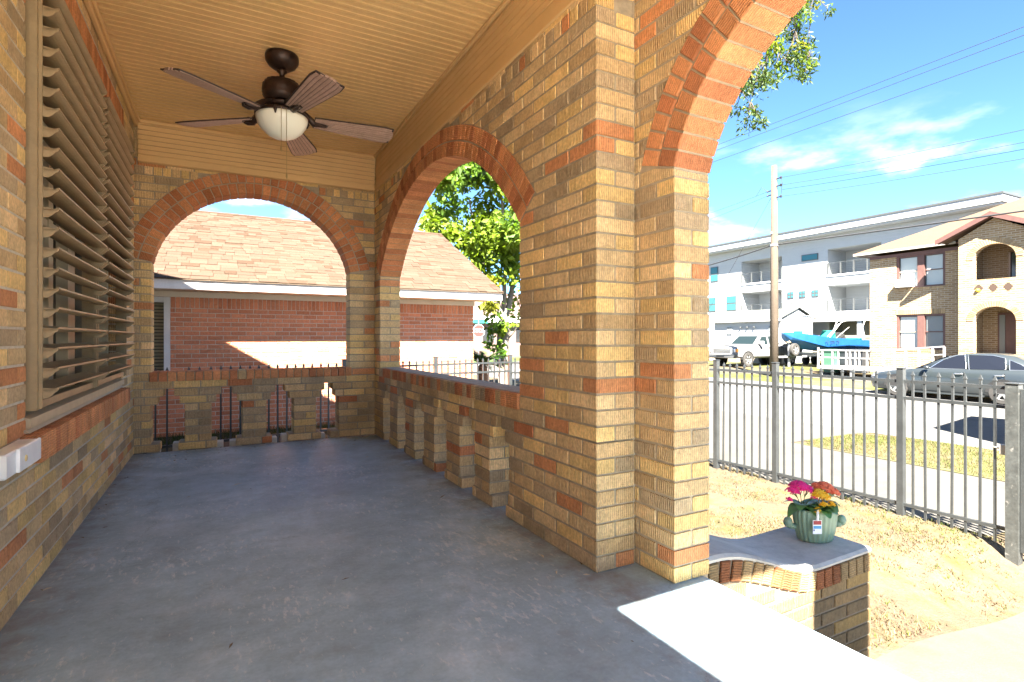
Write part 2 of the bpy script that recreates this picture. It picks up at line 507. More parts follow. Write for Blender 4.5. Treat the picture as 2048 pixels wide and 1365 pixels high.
# ------------------------------------------------------------------ porch floor slab
floor_paint = M("floor_paint", (0.285, 0.405, 0.49), rough=0.55, spec=0.4, nz=((0.9, 0.10), (2.6, 0.16), (11, 0.12), (60, 0.08)), bump=((35, 0.0015), (400, 0.0006)),
                second=((0.40, 0.52, 0.60), 2.0, 0.50, 0.74))
def paint_scuffs(m):
    nt = m.node_tree; L = nt.links; b = nt.nodes["Principled BSDF"]
    src = b.inputs["Base Color"].links[0].from_socket
    geo = node(nt, "ShaderNodeNewGeometry")
    mp = node(nt, "ShaderNodeMapping"); mp.inputs["Scale"].default_value = (38, 14, 20); mp.inputs["Rotation"].default_value = (0, 0, 0.6)
    L.new(geo.outputs["Position"], mp.inputs[0])
    t = node(nt, "ShaderNodeTexNoise", Scale=1.0, Detail=9.0, Roughness=0.75); L.new(mp.outputs[0], t.inputs["Vector"])
    big = node(nt, "ShaderNodeTexNoise", Scale=1.3, Detail=2.0); L.new(geo.outputs["Position"], big.inputs["Vector"])
    th = node(nt, "ShaderNodeMath", operation='MULTIPLY_ADD'); th.inputs[1].default_value = 0.35; L.new(big.outputs["Fac"], th.inputs[0]); L.new(t.outputs["Fac"], th.inputs[2])
    r = node(nt, "ShaderNodeMapRange"); r.inputs["From Min"].default_value = 0.735; r.inputs["From Max"].default_value = 0.83; r.inputs["To Max"].default_value = 0.8
    L.new(th.outputs[0], r.inputs["Value"])
    mx = node(nt, "ShaderNodeMixRGB"); mx.inputs["Color2"].default_value = (0.56, 0.62, 0.64, 1)
    L.new(r.outputs[0], mx.inputs["Fac"]); L.new(src, mx.inputs["Color1"])
    t2 = node(nt, "ShaderNodeTexNoise", Scale=3.1, Detail=7.0, Roughness=0.7); L.new(geo.outputs["Position"], t2.inputs["Vector"])
    r2 = node(nt, "ShaderNodeMapRange"); r2.inputs["From Min"].default_value = 0.56; r2.inputs["From Max"].default_value = 0.72; r2.inputs["To Max"].default_value = 0.45
    L.new(t2.outputs["Fac"], r2.inputs["Value"])
    mx2 = node(nt, "ShaderNodeMixRGB"); mx2.inputs["Color2"].default_value = (0.20, 0.225, 0.23, 1)
    L.new(r2.outputs[0], mx2.inputs["Fac"]); L.new(mx.outputs[0], mx2.inputs["Color1"])
    # dirt swept against the walls
    sp = node(nt, "ShaderNodeSeparateXYZ"); L.new(geo.outputs["Position"], sp.inputs[0])
    def dist(sock, at, sign):
        n = node(nt, "ShaderNodeMath", operation='MULTIPLY_ADD'); n.inputs[1].default_value = sign; n.inputs[2].default_value = -sign * at
        L.new(sock, n.inputs[0]); return n.outputs[0]
    d1, d2, d3 = dist(sp.outputs["X"], -0.66, 1), dist(sp.outputs["X"], 1.40, -1), dist(sp.outputs["Y"], 5.66, -1)
    ab = node(nt, "ShaderNodeMath", operation='ABSOLUTE'); L.new(d2, ab.inputs[0])
    m1 = node(nt, "ShaderNodeMath", operation='MINIMUM'); L.new(d1, m1.inputs[0]); L.new(ab.outputs[0], m1.inputs[1])
    m2 = node(nt, "ShaderNodeMath", operation='MINIMUM'); L.new(m1.outputs[0], m2.inputs[0]); L.new(d3, m2.inputs[1])
    t3 = node(nt, "ShaderNodeTexNoise", Scale=9.0, Detail=6.0, Roughness=0.7); L.new(geo.outputs["Position"], t3.inputs["Vector"])
    sb = node(nt, "ShaderNodeMath", operation='MULTIPLY_ADD'); sb.inputs[1].default_value = -0.55; L.new(t3.outputs["Fac"], sb.inputs[0]); L.new(m2.outputs[0], sb.inputs[2])
    r3 = node(nt, "ShaderNodeMapRange"); r3.inputs["From Min"].default_value = -0.12; r3.inputs["From Max"].default_value = -0.30; r3.inputs["To Max"].default_value = 0.65; L.new(sb.outputs[0], r3.inputs["Value"])
    mx3 = node(nt, "ShaderNodeMixRGB"); mx3.inputs["Color2"].default_value = (0.17, 0.145, 0.115, 1)
    L.new(r3.outputs[0], mx3.inputs["Fac"]); L.new(mx2.outputs[0], mx3.inputs["Color1"])
    # hairline cracks
    vo = node(nt, "ShaderNodeTexVoronoi", feature='DISTANCE_TO_EDGE', Scale=0.55)
    wv = node(nt, "ShaderNodeTexNoise", Scale=2.2, Detail=8.0, Roughness=0.7); L.new(geo.outputs["Position"], wv.inputs["Vector"])
    va = node(nt, "ShaderNodeVectorMath", operation='MULTIPLY_ADD'); va.inputs[1].default_value = (0.5, 0.5, 0); L.new(wv.outputs["Color"], va.inputs[0]); L.new(geo.outputs["Position"], va.inputs[2])
    L.new(va.outputs[0], vo.inputs["Vector"])
    r4 = node(nt, "ShaderNodeMapRange"); r4.inputs["From Min"].default_value = 0.0; r4.inputs["From Max"].default_value = 0.0022; r4.inputs["To Min"].default_value = 0.45; r4.inputs["To Max"].default_value = 0.0; L.new(vo.outputs["Distance"], r4.inputs["Value"])
    mx4 = node(nt, "ShaderNodeMixRGB"); mx4.inputs["Color2"].default_value = (0.14, 0.14, 0.14, 1)
    L.new(r4.outputs[0], mx4.inputs["Fac"]); L.new(mx3.outputs[0], mx4.inputs["Color1"])
    L.new(mx4.outputs[0], b.inputs["Base Color"])
paint_scuffs(floor_paint)
mb = MB()
prof = [(-0.80, 0.0), (1.782, 0.0), (1.796, -0.006), (1.802, -0.02), (1.802, -0.13), (1.76, -0.14), (1.76, -0.9), (-0.80, -0.9)]
mb.loft([[(x, y, z) for x, z in prof] for y in (-0.62, 5.64)])
floor = mb.build("floor", floor_paint)
floor["kind"] = "structure"
mb = MB(); mb.box(-0.80, 1.60, 5.64, 5.872, -0.9, -0.03)
mb.box(1.39, 1.60, 1.9, 5.64, -0.9, -0.03)
# ------------------------------------------------------------------ house wall with shutters (left)
WIN0, WIN1, WINB, WINT = 2.74, 5.02, 0.662, 2.505
hw = thing("brick_wall", "yellow brick house wall with louvered shutters and an orange sill beside the porch floor", "wall", (XL, 2.5, 0))
W = Wall(hw, (XL, 0, 0), (0, 1, 0), (-1, 0, 0), 0.11)
def hspan(k, w):
    if w < 0.525: return [(-0.40, YB)]
    if w < 0.62: return [(-0.40, 2.66), (4.93, YB)]
    if w < WINT: return [(-0.40, WIN0 - 0.02), (WIN1 + 0.02, YB)]
    if w < 2.735: return [(-0.40, 2.70), (5.08, YB)]
    return [(-0.40, YB)]
W.fill(0, 42, hspan, off=0.07)
sill = MB().box(XL - 0.10, XL - 0.012, 2.67, 4.92, 0.54, 0.62).build("window_sill", mortar, hw)
W.rowlock(2.66, 4.93, 0.525, 0.105, sill, pal=['orange'] * 7 + ['red'] * 2, d=(-0.062, 0.10))
lint = MB().box(XL - 0.10, XL - 0.012, 2.71, 5.07, 2.52, 2.73).build("lintel", mortar, hw)
W.rowlock(2.70, 5.08, 2.515, 0.222, lint, pal=['orange'] * 6 + ['red'], d=(-0.002, 0.10), fam=BK)
print("house wall", W.finish(300))
core(hw, W, [[(-0.40, 0), (YB, 0), (YB, 0.60), (-0.40, 0.60)], [(-0.40, 0.6), (WIN0 - 0.024, 0.6), (WIN0 - 0.024, 2.52), (-0.40, 2.52)],
             [(WIN1 + 0.024, 0.6), (YB, 0.6), (YB, 2.52), (WIN1 + 0.024, 2.52)], [(-0.40, 2.735), (YB, 2.735), (YB, 2.895), (-0.40, 2.895)],
             [(-0.40, 2.52), (2.70, 2.52), (2.70, 2.735), (-0.40, 2.735)], [(5.08, 2.52), (YB, 2.52), (YB, 2.735), (5.08, 2.735)]], mat=M("mortar_pale", (0.54, 0.46, 0.34), rough=0.95, spec=0.1, nz=((30, 0.12),), bump=((150, 0.002),)), d=(0.0045, 0.11))

# ------------------------------------------------------------------ end wall with round arch and balustrade
XE = 1.61
bw = thing("brick_wall", "brick end wall with a wide round arch and pierced balustrade, facing the red brick house", "wall", (0.3, YB, 0))
W = Wall(bw, (0, YB, 0), (1, 0, 0), (0, 1, 0), 0.206)
BCX, BHW, BSPR, BR = 0.31, 0.845, 1.66, 0.862
BWC = BSPR - math.sqrt(BR * BR - BHW * BHW)
RO = BR + 0.096 * 2 + 0.012
W.arches = [(BCX, BWC, RO, BSPR, BHW, math.asin(BHW / BR))]
piers = [-0.183, 0.276, 0.724]
def bspan(k, w):
    if w > BSPR: return [(-0.80, XE)]
    if w > 0.70: return [(-0.80, BCX - BHW), (BCX + BHW, XE)]
    if k >= 8: return [(-0.80, XE)]
    if k == 7: hwid, le, re = 0.184, -0.445, 0.985
    elif k == 6: hwid, le, re = 0.143, -0.492, 1.01
    elif k == 0: hwid, le, re = 0.152, -0.475, 0.965
    else: hwid, le, re = 0.104, -0.54, 1.045
    return [(-0.80, le)] + [(c - hwid, c + hwid) for c in piers] + [(re, XE)]
def bsolid(k, w):
    return bspan(k, w)
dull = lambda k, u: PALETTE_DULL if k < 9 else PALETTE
wpiers = []
W.fill(10, 35, bsolid, off=XR - BL * 10, pal=PALETTE)
W.rowlock(-0.66, XR, 2.42, 0.072, None, pal=PALETTE, d=(0.0, 0.1), fam=BK, keep=False)
W.fill(36, 37, bsolid, pal=PALETTE)
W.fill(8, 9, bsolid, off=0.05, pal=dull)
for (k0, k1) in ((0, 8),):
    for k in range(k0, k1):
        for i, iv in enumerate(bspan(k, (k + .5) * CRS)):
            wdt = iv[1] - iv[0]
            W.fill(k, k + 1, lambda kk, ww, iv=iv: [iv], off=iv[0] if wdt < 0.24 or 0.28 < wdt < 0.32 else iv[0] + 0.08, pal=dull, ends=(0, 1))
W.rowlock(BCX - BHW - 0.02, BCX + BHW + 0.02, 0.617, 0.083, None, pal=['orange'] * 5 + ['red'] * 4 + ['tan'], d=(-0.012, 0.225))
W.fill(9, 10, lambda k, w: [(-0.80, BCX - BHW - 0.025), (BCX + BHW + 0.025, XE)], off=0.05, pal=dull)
th = math.asin(BHW / BR)
aring = ring_core(bw, W, BCX, BWC, BR, th)
W.ring(BCX, BWC, BR, -th, th, aring)
print("end wall", W.finish(300))
pol = [[(-0.80, 0.69), (BCX - BHW - 0.006, 0.69), (BCX - BHW - 0.006, 2.56), (-0.80, 2.56)], [(BCX + BHW + 0.006, 0.69), (XE, 0.69), (XE, 2.56), (BCX + BHW + 0.006, 2.56)],
       [(-0.80, 0.55), (XE, 0.55), (XE, 0.69), (-0.80, 0.69)]]
for k in range(0, 8):
    for a, b in bspan(k, (k + .5) * CRS):
        pol.append([(a + 0.007 if a > -0.75 else a, k * CRS), (b - 0.007 if b < 1.5 else b, k * CRS), (b - 0.007 if b < 1.5 else b, (k + 1) * CRS), (a + 0.007 if a > -0.75 else a, (k + 1) * CRS)])
pol += arch_core_polys(BCX, BWC, BR + 0.007, th, 0, 0, 2.56)
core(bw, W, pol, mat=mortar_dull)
pebble = M("concrete_pale", (0.50, 0.46, 0.38), rough=0.9, nz=((20, 0.15),), bump=((120, 0.002),))
mb = MB()
for c in [-0.53, -0.335, -0.03, 0.12, 0.43, 0.57, 0.88, 1.02]:
    mb = MB(); mb.box(c - 0.05, c + 0.05, YB + 0.09, YB + 0.20, -0.035, 0.035 if RND.random() < .5 else 0.055, c=0.006)
    mb.build("footing_block", pebble, bw)

# ------------------------------------------------------------------ street-side wall: segmental arch, balustrade, corner pier
sw = thing("brick_wall", "brick porch wall with a low segmental arch over a balustrade, ending in the tall corner pier", "wall", (XR, 3.5, 0))
W = Wall(sw, (XR, 0, 0), (0, -1, 0), (1, 0, 0), 0.206)
SY, SHW, SSPR, SR = 3.99, 1.444, 1.615, 1.835
SWC = SSPR - math.sqrt(SR * SR - SHW * SHW)
W.arches = [(-SY, SWC, SR + 0.204, SSPR, SHW, math.asin(SHW / SR))]
PEND = 1.867
slits = [5.196, 4.712, 4.225, 3.74, 3.25, 2.79]
def sspan(k, w):
    a, b = -YB, -PEND
    if w > SSPR: return [(a, b)]
    if w > 0.70: return [(a, -SY - SHW), (-SY + SHW, b)]
    if k >= 8: return [(a, b)]
    g = 0.03 if k == 7 else 0.072 if k == 6 else 0.085 if k == 0 else 0.122
    e = [a] + [x for sl in slits for x in (-sl - g, -sl + g)] + [b]
    return [(e[i], e[i + 1]) for i in range(0, len(e), 2)]
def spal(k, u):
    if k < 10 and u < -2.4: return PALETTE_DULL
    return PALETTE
W.fill(10, 35, sspan, off=-PEND, pal=spal, ends=(1,))
W.rowlock(-YB, -PEND, 2.42, 0.072, None, pal=PALETTE, d=(0.0, 0.1), fam=BK, keep=False)
W.fill(36, 37, sspan, off=-PEND, pal=spal, ends=(1,))
for k in range(0, 9):
    for i, iv in enumerate(sspan(k, (k + .5) * CRS)):
        last = iv[1] > -2
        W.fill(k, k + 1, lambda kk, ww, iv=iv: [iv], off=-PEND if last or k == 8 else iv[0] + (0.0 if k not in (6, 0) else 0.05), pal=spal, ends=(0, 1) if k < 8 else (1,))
W.rowlock(-SY - SHW - 0.0, -SY + SHW, 0.617, 0.083, None, pal=['red'] * 4 + ['grey'] * 4 + ['orange'] * 2 + ['tan'] * 2, d=(-0.012, 0.218))
W.fill(9, 10, lambda k, w: [(-YB, -SY - SHW - 0.005), (-SY + SHW + 0.005, -PEND)], off=-PEND, pal=spal, ends=(1,))
th = math.asin(SHW / SR)
aring = ring_core(sw, W, -SY, SWC, SR, th)
W.ring(-SY, SWC, SR, -th, th, aring)
print("side wall", W.finish(300))
pol = [[(-YB, 0.69), (-SY - SHW - 0.006, 0.69), (-SY - SHW - 0.006, 2.56), (-YB, 2.56)], [(-SY + SHW + 0.006, 0.69), (-PEND - 0.007, 0.69), (-PEND - 0.007, 2.56), (-SY + SHW + 0.006, 2.56)],
       [(-YB, 0.55), (-PEND - 0.007, 0.55), (-PEND - 0.007, 0.69), (-YB, 0.69)]]
for k in range(0, 8):
    for a, b in sspan(k, (k + .5) * CRS):
        pol.append([(a + 0.007, k * CRS), (b - 0.007, k * CRS), (b - 0.007, (k + 1) * CRS), (a + 0.007, (k + 1) * CRS)])
pol += arch_core_polys(-SY, SWC, SR + 0.007, th, 0, 0, 2.56)
core(sw, W, pol, mat=mortar_dull)
mb = MB(); mb.box(XR + 0.02, XR + 0.20, SY - SHW + 0.003, SY + SHW - 0.003, 0.690, 0.7035)
mb.build("cap_mortar", M("cap_mortar", (0.36, 0.31, 0.24), rough=0.95, nz=((14, 0.2), (90, 0.2)), bump=((120, 0.004),)), sw)

# ------------------------------------------------------------------ entrance wall with the tall round arch
ew = thing("brick_wall", "yellow brick entrance wall with a tall orange-ringed round arch, its narrow pier next to the steps", "wall", (1.62, 1.2, 0))
W = Wall(ew, (1.62, 0, 0), (0, -1, 0), (1, 0, 0), 0.2)
EY, EHW, ESPR, ER = 0.9, 0.735, 1.69, 0.765
EWC = ESPR - math.sqrt(ER * ER - EHW * EHW)
W.arches = [(-EY, EWC, ER + 0.206, ESPR, EHW, math.asin(EHW / ER))]
EA, EB = -2.08, 0.28
def espan(k, w):
    if w > ESPR: return [(EA, EB)]
    return [(EA, -EY - EHW), (-EY + EHW, EB)]
W.fill(0, 46, espan, off=-1.635, ends=(1,), pal=PALETTE)
th = math.asin(EHW / ER)
aring = ring_core(ew, W, -EY, EWC, ER, th)
W.ring(-EY, EWC, ER, -th, th, aring)
print("entrance wall", W.finish(300))
pol = [[(EA + .007, -0.9), (-EY - EHW - 0.006, -0.9), (-EY - EHW - 0.006, 3.17), (EA + .007, 3.17)], [(-EY + EHW + 0.006, -0.9), (EB, -0.9), (EB, 3.17), (-EY + EHW + 0.006, 3.17)]]
pol += arch_core_polys(-EY, EWC, ER + 0.007, th, 0, 0, 3.17)
core(ew, W, pol)
# the stub that joins corner pier and entrance wall above the arch, and an unseen porch end added to bound the sun patch
mb = MB(); mb.box(XR + 0.21, 1.626, 1.88, 2.07, -0.9, 2.56)
mb.build("return_wall", mortar, ew)
ow = thing("brick_wall", "unseen porch end, a beam and pier added to bound the sun patch", "wall", (0.4, -0.5, 0))
mb = MB(); mb.box(1.40, 1.60, -0.39, -0.19, 0, 2.5); mb.box(-0.86, 1.60, -0.39, -0.19, 2.5, 3.05)
mb.build("masonry", BK['buff'], ow)
# ------------------------------------------------------------------ ceiling, beams
ceil_paint = M("ceiling_paint", (0.66, 0.415, 0.17), rough=0.38, spec=0.5, nz=((2.2, 0.08), (30, 0.05)), bump=((90, 0.0006),))
beam_paint = M("beam_paint", (0.64, 0.41, 0.175), rough=0.5, spec=0.4, nz=((3, 0.07),), bump=((90, 0.0006),))
dark_gap = M("groove_shadow_board", (0.17, 0.105, 0.045), rough=0.7)
ce = thing("ceiling", "tan beadboard porch ceiling carrying the brown fan", "ceiling", (0.37, 2.6, CEIL_Z), kind="structure")
MB().box(-0.70, 1.62, -0.62, 5.86, CEIL_Z + 0.010, CEIL_Z + 0.05).build("ceiling_deck", dark_gap, ce)
pitch = 0.062
bm0 = None
y = -0.40
while y < YB - 0.03:
    if bm0 is None:
        m_ = MB()
        hw_ = pitch / 2 - 0.005
        ring = [(-hw_, 0.012), (-hw_, 0.003), (-hw_ + 0.004, 0.0), (hw_ - 0.016, 0.0), (hw_ - 0.012, 0.003), (hw_ - 0.009, 0.0), (hw_ - 0.004, 0.0), (hw_, 0.003), (hw_, 0.012)]
        m_.loft([[(x, yy, z) for yy, z in ring] for x in (-0.655, XR)])
        bm0 = m_.mesh("ceiling_board", ceil_paint); fix_normals(bm0)
    o = link_mesh("ceiling_board", bm0, ce); o.location = (-0.37, y + pitch / 2 - 2.6, RND.uniform(-0.0006, 0.0006))
    y += pitch
mb = MB()
mb.box(XL + 0.002, XL + 0.032, -0.4, YB, CEIL_Z - 0.055, CEIL_Z - 0.002, c=0.006)
mb.build("crown_trim", beam_paint, ce)
MB().box(XL + 0.032, XL + 0.05, -0.4, YB, CEIL_Z - 0.03, CEIL_Z - 0.002, c=0.004).build("crown_trim", beam_paint, ce)
MB().box(XL + 0.05, XR - 0.03, YB - 0.075, YB - 0.051, CEIL_Z - 0.035, CEIL_Z - 0.002, c=0.006).build("crown_trim", beam_paint, ce)
MB().box(XR - 0.028, XR - 0.004, 0.9, YB - 0.076, CEIL_Z - 0.03, CEIL_Z - 0.002, c=0.006).build("crown_trim", beam_paint, ce)

def beam(label, loc, along):
    bt = thing("beam", label, "beam", loc, kind="structure")
    h = CEIL_Z - BEAM_Z; n = 7; st = (h - 0.07) / n
    def P(a, b, z0, z1, d, c, name, mat):
        m = MB()
        if along == 'x': m.box(a, b, YB - 0.045 - d, YB + 0.20, z0, z1, c=c)
        else: m.box(XR - d, XR + 0.20, a, b, z0, z1, c=c)
        m.build(name, mat, bt)
    a, b = (-0.628, XR - 0.012) if along == 'x' else (1.868, YB - 0.05)
    P(a, b, BEAM_Z + 0.072, CEIL_Z - 0.004, -0.006, 0, "beam_core", dark_gap)
    for i in range(n):
        z0 = BEAM_Z + 0.07 + i * st
        P(a, b, z0 + 0.0015, z0 + st - 0.0015, 0.0, 0.003, "beam_board", beam_paint)
    P(a, b, BEAM_Z + 0.006, BEAM_Z + 0.068, 0.012, 0.006, "beam_trim", beam_paint)
    return bt
beam("tan boarded beam over the end arch", (0.4, YB, BEAM_Z), 'x')
beam("long tan boarded beam over the street-side arch", (XR, 3.7, BEAM_Z), 'y')
MB().box(XR + 0.0, XR + 0.2, 0.2, 1.866, BEAM_Z + 0.09, CEIL_Z).build("beam_end", beam_paint, bpy.data.objects["beam.001"])

# ------------------------------------------------------------------ shutters and the window behind
shut = M("shutter_paint", (0.31, 0.22, 0.115), rough=0.5, spec=0.4, nz=((9, 0.12), (60, 0.06)), bump=((120, 0.0008),))
glass_dark = M("window_glass_dark", (0.022, 0.024, 0.026), rough=0.06, spec=0.6)
frame_paint = M("window_frame_paint", (0.44, 0.35, 0.22), rough=0.55, nz=((12, 0.1),))
def slat_mesh(length):
    m = MB(); n = 9
    top = [(-0.035 + 0.098 * i / n, 0.018 - 0.024 * math.sin(PI * 0.5 * min(1, i / n * 1.15)) + (0.014 * ((i / n) ** 4))) for i in range(n + 1)]
    th_ = 0.007
    ring = top + [(x, z - th_) for x, z in reversed(top)]
    m.loft([[(x, yy, z) for x, z in ring] for yy in (-length / 2, length / 2)])
    for e in (-length / 2, length / 2 - 0.006):      # shaped end brackets under the slat
        poly = [(0.0, 0.010), (0.061, 0.003), (0.058, -0.006), (0.050, -0.010), (0.041, -0.022), (0.028, -0.032), (0.0, -0.034)]
        m.prism(poly, lambda u, w, v: (u, v, w - 0.003), e, e + 0.006)
    me = m.mesh("slat", shut); fix_normals(me)
    return me
SX = XL + 0.020
def shutter(y0, y1, label, n=21):
    t = thing("louvered_shutter", label, "shutter", (SX, (y0 + y1) / 2, WINB + 0.07), group="louvered shutters on the house wall")
    for (a, b) in ((y0, y0 + 0.024), (y1 - 0.024, y1)):
        m = MB(); m.box(SX - 0.055, SX, a, b, WINB + 0.05, 2.47, c=0.003); m.box(SX + 0.0005, SX + 0.012, (b - 0.006) if a == y0 else a, b if a == y0 else a + 0.006, WINB + 0.055, 2.468)
        st = m.build("stile", shut, t)
        rv = MB()
        for q in range(15):
            rv.lathe([(0.0045, 0), (0.0035, 0.003)], 6, (SX, (a + b) / 2 - (0.006 if a == y0 else -0.006), WINB + 0.13 + q * 0.12), ax='x')
        rv.build("rivets", shut, st)["kind"] = "stuff"
    m = MB(); m.box(SX - 0.055, SX - 0.004, y0 + 0.026, y1 - 0.026, WINB + 0.052, WINB + 0.086, c=0.003); m.build("rail", shut, t)
    m = MB(); m.box(SX - 0.055, SX - 0.004, y0 + 0.026, y1 - 0.026, 2.43, 2.468, c=0.003); m.build("rail", shut, t)
    me = slat_mesh(y1 - y0 - 0.054)
    for i in range(n):
        o = link_mesh("slat", me, t)
        o.location = (0, 0, 0.062 + i * 0.0805)
        o.rotation_euler = (0, RND.uniform(-0.015, 0.015), 0)
        if i == 11: o.rotation_euler = (0, 0.05, 0)
    return t
shutter(2.775, 3.885, "tan louvered shutter nearer the white outlet box on the brick wall")
shutter(3.895, 5.005, "tan louvered shutter nearer the end arch on the brick wall")
wt = thing("window", "dark window with tan frame seen behind the two louvered shutters", "window", (XL - 0.1, 3.88, WINB))
MB().box(XL - 0.15, XL - 0.14, WIN0, WIN1, WINB, WINT).build("pane", glass_dark, wt)
for a, b in ((WIN0, WIN0 + 0.06), (3.42, 3.50), (3.80, 3.96), (4.55, 4.63), (WIN1 - 0.06, WIN1)):
    MB().box(XL - 0.138, XL - 0.085, a, b, WINB + 0.05, WINT - 0.05, c=0.004).build("frame", frame_paint, wt)
MB().box(XL - 0.138, XL - 0.08, WIN0, WIN1, WINB, WINB + 0.048, c=0.004).build("frame", frame_paint, wt)
MB().box(XL - 0.138, XL - 0.08, WIN0, WIN1, WINT - 0.048, WINT, c=0.004).build("frame", frame_paint, wt)
MB().box(XL - 0.136, XL - 0.09, WIN0 + 0.062, WIN1 - 0.062, 1.54, 1.58, c=0.004).build("frame", frame_paint, wt)
m = MB()   # sloped subsill boards under the shutters
m.loft([[(XL - 0.08, yy, WINB + 0.045), (XL + 0.012, yy, WINB + 0.025), (XL + 0.012, yy, WINB - 0.012), (XL - 0.08, yy, WINB - 0.012)] for yy in (WIN0 - 0.012, WIN1 + 0.01)])
m.build("sub_sill", frame_paint, wt)
m = MB()
m.loft([[(XL - 0.06, yy, WINB - 0.014), (XL + 0.004, yy, WINB - 0.014), (XL + 0.018, yy, 0.636), (XL - 0.06, yy, 0.636)] for yy in (WIN0 - 0.05, WIN1 - 0.06)])
m.build("sub_sill", frame_paint, wt)

# ------------------------------------------------------------------ outlet box
white_pl = M("white_plastic", (0.74, 0.75, 0.74), rough=0.35, nz=((12, 0.08),))
ob = thing("outlet_box", "white weatherproof outlet box on the brick wall beside the orange window sill", "outlet box", (XL, 2.45, 0.575))
MB().box(XL + 0.001, XL + 0.062, 2.27, 2.61, 0.548, 0.628, c=0.006).build("housing", white_pl, ob)
MB().box(XL + 0.062, XL + 0.072, 2.36, 2.60, 0.552, 0.632, c=0.003).build("flip_cover", white_pl, ob)
for yy in (2.585, 2.612): MB().box(XL + 0.03, XL + 0.058, yy, yy + 0.012, 0.56, 0.612, c=0.003).build("hinge", white_pl, ob)
MB().lathe([(0.012, 0), (0.010, 0.003), (0.004, 0.004)], 12, (XL + 0.0723, 2.42, 0.59), ax='x').build("knockout", M("yellowed_plastic", (0.62, 0.45, 0.2), rough=0.5), ob)

# ------------------------------------------------------------------ ceiling fan
bronze = M("fan_bronze", (0.045, 0.026, 0.019), rough=0.42, metal=0.55, nz=((40, 0.25),), bump=((160, 0.0012),))
blade_m = M("fan_blade_wood", (0.38, 0.245, 0.185), rough=0.55, nz=((14, 0.12), (90, 0.15)), objvar=0.08)
blade_dark = M("fan_blade_groove", (0.03, 0.016, 0.012), rough=0.7)
bowl_m = M("frosted_bowl", (0.80, 0.77, 0.64), rough=0.3, spec=0.4)
FX, FY = 0.356, 3.90
FZ = 2.462
fan = thing("ceiling_fan", "brown five-blade ceiling fan with a frosted bowl light under the porch ceiling", "ceiling fan", (FX, FY, CEIL_Z))
c = (FX, FY, 0)
MB().lathe([(0.001, CEIL_Z - 0.001), (0.103, CEIL_Z - 0.001), (0.106, CEIL_Z - 0.02), (0.102, CEIL_Z - 0.045), (0.085, CEIL_Z - 0.07), (0.06, CEIL_Z - 0.088), (0.045, CEIL_Z - 0.095), (0.001, CEIL_Z - 0.096)], 24, c).build("canopy", bronze, fan, smooth=True)
MB().lathe([(0.03, CEIL_Z - 0.10), (0.034, CEIL_Z - 0.11), (0.017, CEIL_Z - 0.125), (0.0165, 2.71), (0.03, 2.705), (0.035, 2.69)], 14, c).build("downrod", bronze, fan, smooth=True)
MB().lathe([(0.03, 2.695), (0.085, 2.693), (0.107, 2.685), (0.112, 2.67), (0.121, 2.662), (0.124, 2.64), (0.124, 2.615), (0.119, 2.605), (0.121, 2.598), (0.112, 2.58), (0.092, 2.556), (0.08, 2.55), (0.001, 2.549)], 36, c, rib=0.045, nrib=18).build("motor_housing", bronze, fan, smooth=True)
MB().lathe([(0.001, 2.549), (0.092, 2.547), (0.096, 2.535), (0.075, 2.522), (0.062, 2.515), (0.06, 2.50), (0.11, 2.493), (0.155, 2.482), (0.168, 2.472), (0.168, 2.460), (0.158, 2.456), (0.001, 2.457)], 32, c).build("light_fitter", bronze, fan, smooth=True)
MB().lathe([(0.161, 2.458), (0.160, 2.44), (0.150, 2.41), (0.128, 2.375), (0.092, 2.342), (0.05, 2.322), (0.001, 2.315)], 32, c).build("light_bowl", bowl_m, fan, smooth=True)
for k in range(3):
    a = 2 * PI * k / 3 - 1.9
    q = (FX + 0.163 * math.cos(a), FY + 0.163 * math.sin(a))
    MB().tube([(q[0], q[1], 2.475), (q[0] + 0.008 * math.cos(a), q[1] + 0.008 * math.sin(a), 2.45), (q[0], q[1], 2.425)], [0.007, 0.011, 0.004], 8).build("bowl_clip", bronze, fan, smooth=True)
def rot_pts(mb, a, off):
    ca, sa = math.cos(a), math.sin(a)
    mb.v = [(off[0] + p[0] * ca - p[1] * sa, off[1] + p[0] * sa + p[1] * ca, off[2] + p[2]) for p in mb.v]
    return mb
pitch_b = rad(-13)
def bw_at(r):     # half width of a blade along its length
    t = (r - 0.20) / 0.53
    return 0.060 + 0.036 * min(1, t * 1.2) - 0.008 * max(0, (t - 0.93) / 0.07)
def tilt(x, y, z):
    return (x, y * math.cos(pitch_b) - z * math.sin(pitch_b), y * math.sin(pitch_b) + z * math.cos(pitch_b))
me_bl = me_pl = None
plank_meshes = []
